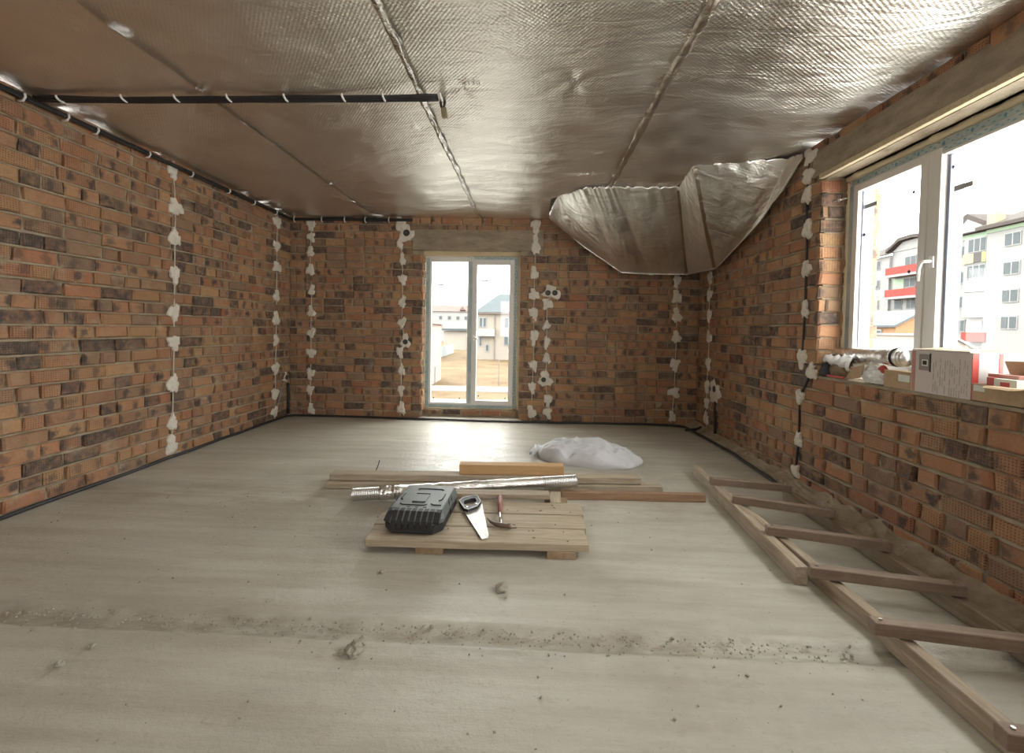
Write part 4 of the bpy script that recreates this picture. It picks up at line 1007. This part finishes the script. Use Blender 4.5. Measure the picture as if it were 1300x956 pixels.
# ------------------------------------------------------------------ mortar lumps and crumbs
def lump(p, r, seed, label):
    bm = bmesh.new(); bmesh.ops.create_icosphere(bm, subdivisions=3, radius=1)
    for v in bm.verts:
        k = 1 + 0.35 * nf(*(v.co), 1.6 + .01 * seed) + 0.18 * nf(v.co.x + seed, v.co.y, v.co.z, 4)
        v.co = Vector((v.co.x * r * k, v.co.y * r * k * .85, max(-.25, v.co.z) * r * .75 * k + r * .16))
    me = bpy.data.meshes.new('mortar_lump'); bm.to_mesh(me); bm.free(); me.materials.append(RUBBLE)
    o = link('mortar_lump', me); o.location = (p.x, p.y, .004); o.rotation_euler = (0, 0, seed)
    return tag(o, label, 'mortar lump', 'dried mortar lumps on the floor')
lump(at(637, 749, 2, 0), 0.032, 1, 'lone rounded mortar lump on bare floor straight in front of the pallet')
lump(at(450, 828, 2, 0), 0.036, 2, 'largest mortar lump, on the near floor left of centre below the rough seam')
lump(at(433, 831, 2, 0), 0.014, 3, 'small mortar crumb just left of the largest lump')
lump(at(341, 766, 2, 0), 0.015, 4, 'mortar crumb beyond the rough seam, left of centre, leftmost of a pair')
lump(at(75, 846, 2, 0), 0.016, 5, 'small mortar lump on the near floor at far left')
lump(at(117, 822, 2, 0), 0.013, 6, 'dark little mortar crumb on the near floor, right of the far left lump')
lump(at(486, 727, 2, 0), 0.014, 7, 'small mortar crumb near the front left corner of the pallet')
lump(at(1250, 770, 2, 0.05), 0.030, 8, 'pale crumbly mortar lump at the foot of the right wall beside the ladder')
cr = MB(); cr_r = random.Random(8)
for k in range(1100):
    if k < 700: x, y = cr_r.uniform(-2.4, 1.3), 1.735 + cr_r.gauss(0, .035)
    elif k < 950: x, y = cr_r.uniform(-3.0, 1.9), cr_r.uniform(1.1, 3.4)
    else: x, y = XR - abs(cr_r.gauss(0, .08)) - .03, cr_r.uniform(1.5, 5.6)
    s_ = cr_r.uniform(.001, .0034) * (1.7 if cr_r.random() < .06 else 1); zz = 0.003 if x < 2.03 else (0.15 - (XR - x)) / .15 * .055
    if -1.62 < x < 1.35 and 3.1 < y < 3.56 or x > 2.06: continue
    if -0.92 < x < 0.4 and 2.3 < y < 3.2 or 1.28 < x < 1.97: continue
    cr.box((x, y, zz + s_ * .3), (s_ * 2 * cr_r.uniform(.7, 1.5), s_ * 2, s_ * 1.4), Matrix.Rotation(cr_r.uniform(0, 3), 3, 'Z') @ Matrix.Rotation(cr_r.uniform(-.5, .5), 3, 'X'))
o = cr.obj('mortar_crumbs', RUBBLE); tag(o, 'fine mortar crumbs strewn over the concrete floor', 'crumbs', None, 'stuff')
tw_ = MB().tube([at(477, 598, 2, 0.004), at(480, 591, 2, .05), at(482, 584, 2, .09)], .004, 6).obj('bent_wire', BLACK); tag(tw_, 'thin dark wire standing up from the floor behind the long boards', 'wire')

# ------------------------------------------------------------------ things on the window sill
SZ0 = WZ0 + 0.004
sb = slab(None, 'sill_bed', MORTAR, (XR + .005, WY0, WZ0 - .015), (X1, WY1, WZ0 + .003)); sb.parent = wr_
rl = thing('foil_roll', 'thick roll of silver foil lying along the window sill against the glass', 'foil roll', (2.272, 3.08, 1.04)); inv = Matrix.Translation(rl.location).inverted()
pts = [(2.280, 3.40, 1.075), (2.280, 3.2, 1.08), (2.278, 3.0, 1.088), (2.275, 2.86, 1.094)]
o = MB().tube(pts, [.056, .058, .057, .058], 22).obj('roll', DUCT_FOIL, rl, smooth=True); o.matrix_parent_inverse = inv
for k, (y, r_) in enumerate(((2.858, .060), (2.835, .058), (2.812, .054), (2.79, .052))):
    o = MB().tube([(2.275, y + .008, 1.094), (2.275, y, 1.094), (2.275, y - .008, 1.094)], [r_ - .004, r_, r_ - .004], 22).obj('coil_ring', STEEL if k else DARK, rl, smooth=True); o.matrix_parent_inverse = inv
# plastic bag of screws
def blob(name, mat, parent, c, sz, seed, wr=.25, sub=4):
    bm = bmesh.new(); bmesh.ops.create_icosphere(bm, subdivisions=sub, radius=1)
    for v in bm.verts:
        k = 1 + wr * nf(v.co.x + seed, v.co.y, v.co.z, 1.7) + wr * .5 * (1 - 2.5 * abs(nf(v.co.x, v.co.y + seed, v.co.z, 3.4)))
        q = v.co * k; v.co = Vector((q.x * sz[0], q.y * sz[1], max(q.z, -.55) * sz[2]))
    for f in bm.faces: f.smooth = True
    me = bpy.data.meshes.new(name); bm.to_mesh(me); bm.free(); me.materials.append(mat)
    o = link(name, me, parent); o.location = c; return o
sg = thing('screw_bag', 'clear bag of brown screws with red band at left end of sill', 'bag', (2.240, 3.28, SZ0))
blob('screws', SCREWS, sg, (-.015, 0, .060), (.045, .095, .085), 3, .2)
b = MB(); V = []
for i in range(7):
    for j in range(13):
        t = j / 12; s_ = i / 6; V.append((-.02 - .045 * math.sin(s_ * 2.6) + .01 * math.sin(j * 2.1), .13 - .27 * t, .165 - .055 * s_ - .05 * t * s_ + .012 * math.sin(j * 1.7 + i)))
b.add(V, [(i * 13 + j, (i + 1) * 13 + j, (i + 1) * 13 + j + 1, i * 13 + j + 1) for i in range(6) for j in range(12)])
o = b.obj('bag_neck', BAG, sg, smooth=True); md = o.modifiers.new('t', 'SOLIDIFY'); md.thickness = .002
slab(sg, 'red_band', RED, (-.066, -.10, .006), (-.056, .08, .022), .003)
bl = blob('dark_bundle', plain('dark_cloth', (0.035, 0.037, 0.045), 0.7, 0, .4), None, (2.24, 3.43, SZ0 + .038), (.05, .055, .07), 9, .2); tag(bl, 'small dark bundle in the left corner of the window sill, against the bricks', 'bundle')
# cardboard flap piece
cp = MB(); q0 = [at(px, py, 0, 2.195) for px, py in ((1072, 482), (1082, 467), (1097, 462.5), (1093, 479.5))]; cp.prism(q0, (.004, 0, 0))
o = cp.obj('cardboard_piece', CARD); tag(o, 'torn tan cardboard piece leaning on the sill in front of the screw bag', 'cardboard')
wb_ = thing('plastic_bag', 'crumpled white plastic bag between cardboard pieces on the window sill', 'bag', (2.235, 2.95, SZ0))
blob('bag_body', BAG, wb_, (-.01, 0, .036), (.045, .095, .05), 14, .38); blob('bag_knot', BAG, wb_, (-.01, .045, .085), (.018, .030, .045), 5, .5)
blob('red_content', RED, wb_, (-.01, -.045, .085), (.018, .034, .04), 6, .2)
cb = thing('cardboard_box', 'small tan cardboard box with a white label, left of the large white carton', 'box', (2.24, 2.75, SZ0))
slab(cb, 'body', CARD, (-.05, -.095, 0), (.08, .10, .10), .002); slab(cb, 'flap', CARD, (-.052, -.095, .1), (.03, .10, .104), .001); slab(cb, 'label', LABELW, (-.0515, -.09, .045), (-.0495, -.01, .085))
bx_ = thing('white_carton', 'large white carton printed with grey text standing on the window sill', 'box', (2.25, 2.475, SZ0), 0.0)
slab(bx_, 'body', BOXWHITE, (-.062, -.172, 0), (.085, .178, .235), .002); slab(bx_, 'side', plain('pale_side', (.62, .60, .60), .6), (-.060, -.1745, .002), (.083, -.171, .233)); slab(bx_, 'red_edge', RED, (-.061, -.1765, .002), (-.030, -.174, .234)); slab(bx_, 'red_edge', RED, (.066, -.1765, .002), (.084, -.174, .234)); slab(bx_, 'edge_band', BOXPINK, (-.0635, .150, .003), (-.0615, .172, .232))
b = MB(); b.prism([(-.045, -.16, .238), (.085, -.16, .246), (.085, .16, .246), (-.045, .16, .238)], (0, 0, .006)); b.obj('top_flap', CARD, bx_)
b = MB(); b.prism([(-.062, -.165, .236), (-.066, -.165, .241), (-.066, .17, .241), (-.062, .17, .236)], (.05, 0, .002)); b.obj('top_flap', BOXWHITE, bx_)
slab(bx_, 'picture', INK, (-.0636, .055, .125), (-.0616, .125, .215)); slab(bx_, 'picture_frame', LABELW, (-.0645, .07, .150), (-.0630, .107, .185)); slab(bx_, 'picture_frame', DARK, (-.0652, .075, .156), (-.0640, .101, .179)); slab(bx_, 'torn_edge', DARK, (-.0640, .052, .118), (-.0622, .060, .220))
b = MB(); rr2 = random.Random(2)
for c_ in range(15):
    y = .035 - c_ * .0135; z = .205 - rr2.random() * .03
    while z > .02:
        L = rr2.uniform(.02, .06); 
        if rr2.random() < .78: b.box((-.0628, y, z - L / 2), (.0008, .0022, L * .9))
        z -= L + rr2.choice((.004, .004, .02))
o = b.obj('printed_text', plain('light_ink', (0.36, .32, .30), .7), bx_); o['kind'] = 'stuff'
fb = thing('open_box', 'open tan cardboard box with raised flap at the right end of the sill', 'box', (2.25, 2.18, SZ0))
for nm, a_, b2 in (('side', (-.06, -.12, 0), (-.057, .12, .085)), ('side', (.08, -.12, 0), (.083, .12, .085)), ('side', (-.06, .117, 0), (.083, .12, .085)), ('side', (-.06, -.12, 0), (.083, -.117, .085)), ('bottom', (-.06, -.12, 0), (.083, .12, .003))): slab(fb, nm, CARD, a_, b2)
MB().prism([(-.057, .0, .085), (-.075, .0, .080), (-.13, .0, .078), (-.115, .0, .088)], (0, -.12, 0)).obj('flap', CARD, fb)
MB().prism([(.08, .06, .085), (.06, .09, .20), (.055, -.10, .205), (.08, -.12, .085)], (.003, 0, 0)).obj('flap', CARD, fb)
slab(fb, 'label', LABELW, (-.0615, .055, .05), (-.0602, .108, .08))
rb = thing('red_white_box', 'small red and white box lying in the open tan cardboard box', 'box', (2.25, 2.185, SZ0 + .07))
slab(rb, 'body', LABELW, (-.04, -.07, .01), (.05, .06, .05), .002); slab(rb, 'red_print', RED, (-.0415, -.04, .015), (-.0395, .0, .035)); slab(rb, 'red_end', RED, (-.042, .03, .008), (.051, .0615, .052)); slab(rb, 'lid', BOXPINK, (-.01, -.05, .052), (.05, .09, .068), .002)
bk = MB().span((2.20, 1.93, SZ0), (2.33, 2.05, SZ0 + .07)).obj('black_tool', CASE_B, None, bevel=.008); tag(bk, 'black plastic tool lying on the sill at the right edge of the picture', 'tool')
br = thing('steel_bracket', 'small steel fixing strap on the brick jamb beside the window frame', 'bracket', (2.30, 3.47, 2.235))
MB().tube([(-.05, .02, -.01), (-.02, -.004, 0), (.02, .0, .012), (.055, .01, .02)], [.004, .007, .007, .005], 7).obj('strap', STEEL, br, smooth=True); MB().tube([(-.02, -.012, 0), (-.02, .03, 0)], .011, 8).obj('screw', STEEL_D, br)

# ------------------------------------------------------------------ outside
def grass_material():
    M = Mat('dry_grass', 0.95); p = M.pos()
    c = M.ramp(M.noise(p, 0.5, 8, 0.65), [(0.3, (0.064, 0.041, 0.024)), (0.5, (0.090, 0.064, 0.039)), (0.7, (0.096, 0.080, 0.049))])
    return M.out(c, None, M.bump(M.noise(p, 6, 5), 0.6, 0.1))
GZ = -3.0
gr = MB().span((-70, 6.8, GZ - .5), (110, 190, GZ)).obj('ground', grass_material()); gr['kind'] = 'structure'
WALLW = plain('white_render', (0.165, 0.1635, 0.161), 0.9, 0, 0, 3, .04); WALLC = plain('cream_render', (0.175, 0.154, 0.132), 0.9, 0, 0, 3, .05); WALLG = plain('grey_render', (0.175, 0.175, 0.171), 0.9, 0, 0, 3, .05)
ROOFD = plain('weathered_roof', (0.05, 0.043, 0.04), 0.8, 0, .3, 6, .2); ROOFB = plain('blue_metal_roof', (0.062, 0.072, 0.079), 0.5, 0, 0, 2, .06); ROOFG = plain('grey_green_roof', (0.046, 0.055, 0.058), 0.6, 0, 0, 2, .08); ROOFR = plain('faded_red_roof', (0.10, 0.066, 0.06), 0.8)
BALC = plain('red_balcony_panel', (0.15, 0.035, 0.03), 0.7); GREENP = plain('green_render', (0.19, 0.245, 0.18), 0.8); PANE = plain('far_window_pane', (0.055, 0.063, 0.067), 0.4); FRAME = plain('far_window_frame', (0.17, 0.17, 0.17), 0.6)
TAN = plain('tan_panel', (0.24, 0.18, 0.12), .8); YEL = plain('yellow_green_panel', (0.19, 0.21, 0.085), .8); PIPE = plain('brown_pipe', (0.10, 0.08, 0.07), .7)
ROAD = concrete('pale_road', (0.15, 0.145, 0.135), (0.18, 0.175, 0.165), 1, .9, .2, (1, 1, 1), False)
def brick_far():
    M = Mat('far_orange_brick', .9); bt = M.n('TexBrick', Scale=1.0); bt.inputs['Color1'].default_value = (0.20, 0.095, 0.042, 1); bt.inputs['Color2'].default_value = (0.165, 0.078, 0.036, 1); bt.inputs['Mortar'].default_value = (0.20, 0.165, .12, 1)
    bt.inputs['Mortar Size'].default_value = .012; bt.inputs['Brick Width'].default_value = .26; bt.inputs['Row Height'].default_value = .09
    s_ = M.n('SeparateXYZ', Vector=M.pos()); cmb = M.n('CombineXYZ', X=M.math('ADD', s_.outputs[0], s_.outputs[1]), Y=s_.outputs[2]); M.set(bt.inputs['Vector'], cmb.outputs[0])
    return M.out(bt.outputs['Color'])
BRF = brick_far()
rd = MB().span((-40, 29.4, GZ), (20, 31.8, GZ + .06)).obj('road', ROAD); rd['kind'] = 'structure'
ya = MB().span((-12, 6.75, GZ), (6, 26.0, GZ + .04)).obj('yard_slab', ROAD); ya['kind'] = 'structure'

def bld(name, label, ref): return thing(name, label, 'building', ref)
def part(root, name, mat, a, b, parent=None):
    o = slab(parent or root, name, mat, a, b)
    if parent is None: unparent_loc(o, root)
    else: o.matrix_parent_inverse = Matrix.Translation(root.location).inverted() @ Matrix.Identity(4)
    return o
def mbpart(root, name, mat, mb):
    o = mb.obj(name, mat, root); unparent_loc(o, root); return o
def far_window(root, ax, v, a0, a1, z0, z1, n=2, nosub=False):
    """window in the facade plane axis = v, seen from the negative side of that axis; frame part with panes as sub-parts"""
    d0, d1 = (v - .10, v + .05)
    mk = (lambda aa, ab, za, zb, da, db: ((da, aa, za), (db, ab, zb))) if ax == 0 else (lambda aa, ab, za, zb, da, db: ((aa, da, za), (ab, db, zb)))
    f = slab(root, 'window', FRAME, *mk(a0, a1, z0, z1, d0, d1)); unparent_loc(f, root); wdt = (a1 - a0) / n
    for k in range(n):
        p = slab(f, 'pane', PANE, *mk(a0 + k * wdt + .08, a0 + (k + 1) * wdt - .08, z0 + .1, z1 - .1, d0 - .03, d0 + .02))
        # child of a child: cancel the window's own inherited offset
        p.matrix_parent_inverse = Matrix.Identity(4)
    return f
for m_ in (PANE, FRAME, WALLW, WALLC, WALLG, ROOFD, ROOFB, ROOFG, ROOFR, BALC, GREENP, TAN, YEL, ROAD, BRF, bpy.data.materials['dry_grass']):
    m_.node_tree.nodes['Principled BSDF'].inputs['Specular IOR Level'].default_value = 0.05      # chalky, weathered surfaces
# apartment block behind the right-hand sash (facade in the plane x = 49, stair tower nearer)
B0 = (52, 48, GZ)
bB = bld('apartment_block', 'white apartment block seen through the right sash, with red and tan balconies', B0)
part(bB, 'wall', WALLW, (49.0, 49.7, GZ), (60, 54.9, 12.75)); part(bB, 'wall', WALLW, (48.2, 30.0, GZ), (60, 49.7, 12.7))
part(bB, 'green_cornice', GREENP, (48.9, 49.7, 12.2), (60, 55.0, 12.7)); part(bB, 'green_cornice', GREENP, (48.1, 30, 12.25), (48.3, 49.75, 12.65))
mbpart(bB, 'roof', ROOFD, MB().prism([(48.3, 55.6, 12.75), (48.3, 49.6, 12.75), (48.3, 49.6, 13.4), (48.3, 52.2, 15.0), (48.3, 55.6, 13.3)], (11.5, 0, 0)))
mbpart(bB, 'roof', ROOFD, MB().prism([(47.4, 30, 12.6), (47.4, 30, 12.95), (53, 30, 15.2), (60, 30, 12.9), (60, 30, 12.6)], (0, 20.2, 0)))
mbpart(bB, 'gable', WALLW, MB().prism([(48.25, 53.6, 12.85), (48.25, 50.3, 12.85), (48.25, 50.3, 13.3), (48.25, 52.0, 14.3)], (.2, 0, 0)))
part(bB, 'chimney', TAN, (47.9, 48.6, 12.9), (48.9, 49.5, 14.2))
mbpart(bB, 'rainwater_pipe', PIPE, MB().tube([(48.9, 54.45, 12.4), (48.9, 54.45, GZ)], .09, 6))
for k, z in enumerate((10.2, 7.3, 4.5, 1.8)):
    far_window(bB, 0, 49.0, 52.5, 53.5 + (.0 if k != 3 else .1), z, z + 1.4, 2 if k > 2 else 1)
    far_window(bB, 0, 48.2, 46.3, 47.85, z + .3, z + 1.65, 2); far_window(bB, 0, 48.2, 42.0, 43.6, z + .3, z + 1.65, 2)
for k, z in enumerate((10.5, 7.6)):
    far_window(bB, 0, 48.35, 49.8, 51.8, z, z + 1.55, 3)
far_window(bB, 0, 49.0, 49.8, 50.6, 1.8, 3.2, 1); far_window(bB, 0, 49.0, 49.9, 50.9, 4.7, 5.9, 1)
part(bB, 'balcony', WALLW, (48.35, 49.75, 9.2), (49, 52.3, 12.1)); part(bB, 'balcony', WALLW, (48.35, 49.75, 6.2), (49, 52.3, 9.1)); part(bB, 'balcony', WALLW, (48.35, 49.75, 3.4), (49, 52.3, 6.1))
part(bB, 'balcony_panel', TAN, (48.2, 51.1, 9.35), (48.36, 52.3, 10.4)); part(bB, 'balcony_panel', DARK, (48.2, 50.2, 9.4), (48.36, 51.1, 10.4)); part(bB, 'balcony_panel', YEL, (48.2, 49.75, 9.35), (48.36, 50.2, 10.4))
part(bB, 'balcony_panel', BALC, (48.0, 49.3, 0.75), (48.9, 51.9, 1.75))
# apartment block behind the left-hand sash (facade x = 55)
A0 = (58, 70, GZ)
bA = bld('apartment_block', 'white apartment block seen through the left sash, with two red balconies', A0)
part(bA, 'wall', WALLW, (55.0, 71.4, GZ), (66, 76.5, 13.6)); part(bA, 'wall', WALLW, (55.4, 60.0, GZ), (66, 71.4, 14.1))
mbpart(bA, 'roof', ROOFD, MB().prism([(54.4, 71.2, 13.55), (54.4, 77, 13.55), (60, 77, 16.2), (60, 71.2, 16.2)], (.05, 0, .25)))
mbpart(bA, 'roof', ROOFD, MB().prism([(54.6, 71.8, 14.0), (54.6, 69.4, 15.4), (54.6, 67.0, 15.5), (54.6, 60, 14.2), (54.6, 60, 14.6), (54.6, 67, 16.0), (54.6, 69.5, 15.9), (54.6, 71.8, 14.4)], (8, 0, 0)))
mbpart(bA, 'gable', WALLW, MB().prism([(55.3, 71.4, 14.0), (55.3, 69.4, 15.3), (55.3, 67, 15.4), (55.3, 60, 14.0)], (6, 0, 0)))
for z in (11.6, 8.6, 5.4): far_window(bA, 0, 55.0, 73.1, 74.8, z, z + 1.45, 2)
for z in (11.6, 8.4): far_window(bA, 0, 55.4, 67.0, 68.9, z, z + 1.4, 2)
far_window(bA, 0, 55.4, 69.2, 70.6, 5.2, 6.8, 1); far_window(bA, 0, 55.4, 66.9, 68.4, 5.2, 6.8, 2)
for z in (10.35, 7.05): part(bA, 'balcony_panel', BALC, (53.9, 62, z), (55.4, 70.7, z + 1.1)); part(bA, 'balcony_slab', WALLW, (53.9, 62, z - .35), (55.4, 70.7, z))
part(bA, 'green_wall', GREENP, (55.3, 69.0, 8.2), (55.38, 70.9, 9.8))
# low orange brick house with a blue metal roof
h0 = at(1137, 413, 1, 30.0); C0 = (h0.x + 2, 32, GZ)
bH = bld('brick_house', 'low orange brick house with blue metal roof in front of the apartment blocks', C0)
hx, hz_ = h0.x, h0.z
part(bH, 'wall', BRF, (hx, 30.0, GZ), (hx + 3.3, 40, hz_))
mbpart(bH, 'gable', BRF, MB().prism([(hx, 30.02, hz_), (hx + 3.3, 30.02, hz_), (hx + 1.65, 30.02, hz_ + .85)], (0, 9.9, 0)))
mbpart(bH, 'roof', ROOFB, MB().prism([(hx - .25, 29.75, hz_ - .13), (hx + 1.65, 29.75, hz_ + .92), (hx + 3.55, 29.75, hz_ - .13), (hx + 3.55, 29.75, hz_), (hx + 1.65, 29.75, hz_ + 1.06), (hx - .25, 29.75, hz_)], (0, 10.5, 0)))
wz = at(1113, 418, 0, hx); wz2 = at(1107, 431, 0, hx); wz3 = at(1120, 431, 0, hx)
far_window(bH, 0, hx, wz3.y, wz2.y, wz2.z, wz.z, 2)
pr = at(1112, 436, 0, hx - .8); part(bH, 'porch_roof', WALLG, (hx - 1.6, pr.y - 1.5, pr.z - .25), (hx, pr.y + 4, pr.z))
# shed in front of the right-hand block
s1 = at(1206, 424, 1, 24.0); s2 = at(1236, 441, 1, 24.0); C1 = (s2.x, 25, GZ)
bS = bld('shed', 'small shed with sloping pale roof edge low in the right sash', C1)
mbpart(bS, 'wall', plain('shed_pink_wall', (.21, .17, .15), .9), MB().prism([(s1.x - 1.6, 24.05, GZ), (s2.x, 24.05, GZ), (s2.x, 24.05, s2.z - .1), (s1.x, 24.05, s1.z - .1), (s1.x - 1.6, 24.05, s1.z - .1)], (0, 3, 0)))
mbpart(bS, 'roof', WALLG, MB().prism([(s1.x - 1.7, 23.9, s1.z), (s1.x, 23.9, s1.z), (s2.x + .15, 23.9, s2.z - .05), (s2.x + .15, 23.9, s2.z - .17), (s1.x, 23.9, s1.z - .12), (s1.x - 1.7, 23.9, s1.z - .12)], (0, 3.3, 0)))
# cream two-storey house straight ahead
D0 = (-3, 64, GZ)
bD = bld('house', 'cream two storey house with grey hip roof seen through the balcony door', D0)
part(bD, 'wall', WALLC, (-7.3, 60.5, GZ), (6, 70, 3.4)); part(bD, 'eaves_board', PIPE, (-7.7, 59.9, 3.25), (6.4, 70.5, 3.45))
rb_ = MB(); rb_.add([(-7.8, 59.8, 3.45), (6.5, 59.8, 3.45), (6.5, 70.6, 3.45), (-7.8, 70.6, 3.45), (-4.8, 65.2, 6.3), (3.2, 65.2, 6.3)], [(0, 1, 5, 4), (1, 2, 5), (2, 3, 4, 5), (3, 0, 4), (3, 2, 1, 0)]); mbpart(bD, 'roof', ROOFG, rb_)
part(bD, 'balcony', WALLW, (-7.2, 59.5, 0.2), (-4.9, 60.5, 1.25)); mbpart(bD, 'rainwater_pipe', PIPE, MB().tube([(-4.95, 60.4, 3.2), (-4.95, 60.4, GZ)], .07, 6))
for (xa, xb, za, zb) in ((-7.1, -6.1, 1.4, 2.75), (-3.7, -2.4, 1.3, 2.8), (-3.7, -2.4, -1.0, .25), (-7.1, -6.7, -1.2, .1), (-6.2, -5.7, -1.9, -.9), (-1.0, .4, 1.3, 2.8)): far_window(bD, 1, 60.5, xa, xb, za, zb, 2 if xb - xa > .8 else 1)
# long white building, garage, pink house, fence
E0 = (-25, 140, GZ); bE = bld('long_building', 'long white building with faded red roof far behind the garage', E0)
part(bE, 'wall', WALLW, (-31.5, 135, GZ), (-17.2, 145, 6.3)); mbpart(bE, 'roof', ROOFR, MB().prism([(-32, 134.5, 6.25), (-16.8, 134.5, 6.25), (-16.8, 141, 8.4), (-32, 141, 8.4)], (0, .5, .15)))
mbpart(bE, 'dormer', ROOFR, MB().prism([(-21.9, 134.7, 6.7), (-20.1, 134.7, 6.7), (-21.0, 134.7, 7.9)], (0, 2.5, 0)))
for x in (-28.2, -25.5, -22.9, -20.4):
    for z in (3.7, 1.5): far_window(bE, 1, 135, x, x + 1.05, z, z + 1.2, 1)
G0 = (-14, 88, GZ); bG = bld('garage', 'low pale garage with grey flat roof behind the fence', G0)
part(bG, 'wall', plain('garage_wall', (.185, .165, .145), .9), (-16.8, 85, GZ), (-11.7, 94, 0.67)); part(bG, 'roof', ROOFG, (-17.3, 84.2, .75), (-11.2, 94, 1.1)); part(bG, 'upper_floor', WALLG, (-16.9, 86.5, 1.1), (-11.5, 94, 2.5)); part(bG, 'garage_door', plain('garage_door_panel', (.19, .16, .135), .8), (-16.3, 84.9, GZ), (-12.6, 85.05, -.5))
K0 = (-7.6, 31, GZ); bK = bld('pink_house', 'pinkish house corner at the left edge of the balcony door glass', K0)
part(bK, 'wall', plain('pink_wall', (.22, .165, .145), .9), (-10, 30, GZ), (-7.3, 36, 1.55)); mbpart(bK, 'roof', ROOFR, MB().prism([(-10, 29.7, 1.5), (-7.1, 29.7, 1.5), (-8.2, 29.7, 2.1), (-10, 29.7, 2.1)], (0, 6.6, 0)))
fn = thing('garden_fence', 'pale blue board fence running back along the dry grass field', 'fence', (-7, 38, GZ)); 
FN = plain('pale_blue_boards', (0.20, 0.22, 0.228), .8)
fa, fb_ = at(546, 459, 2, GZ), at(594, 441, 2, GZ)
fa = Vector((-10.0, 44.0, GZ)) if False else fa
dirf = (fb_ - fa); nb_ = 48
dirf *= 0.48
for k in range(nb_):
    p = fa + dirf * ((k + .5) / nb_); L = dirf.length / nb_
    o = MB().box((p.x, p.y, GZ + .75), (.06, L * .93, 1.5), Matrix.Rotation(math.atan2(-dirf.x, dirf.y), 3, 'Z')).obj('fence_board', FN, fn); unparent_loc(o, fn)
for px, py, hh in ((552, 490, 1.4), (633, 490, 2.0)):
    p = at(px, py, 2, GZ); o = MB().tube([(p.x, p.y, GZ), (p.x, p.y, GZ + hh)], .04, 6).obj('stake', PIPE); tag(o, 'thin wooden stake in the dry grass, ' + ('left' if px < 600 else 'right') + ' one of two', 'stake')
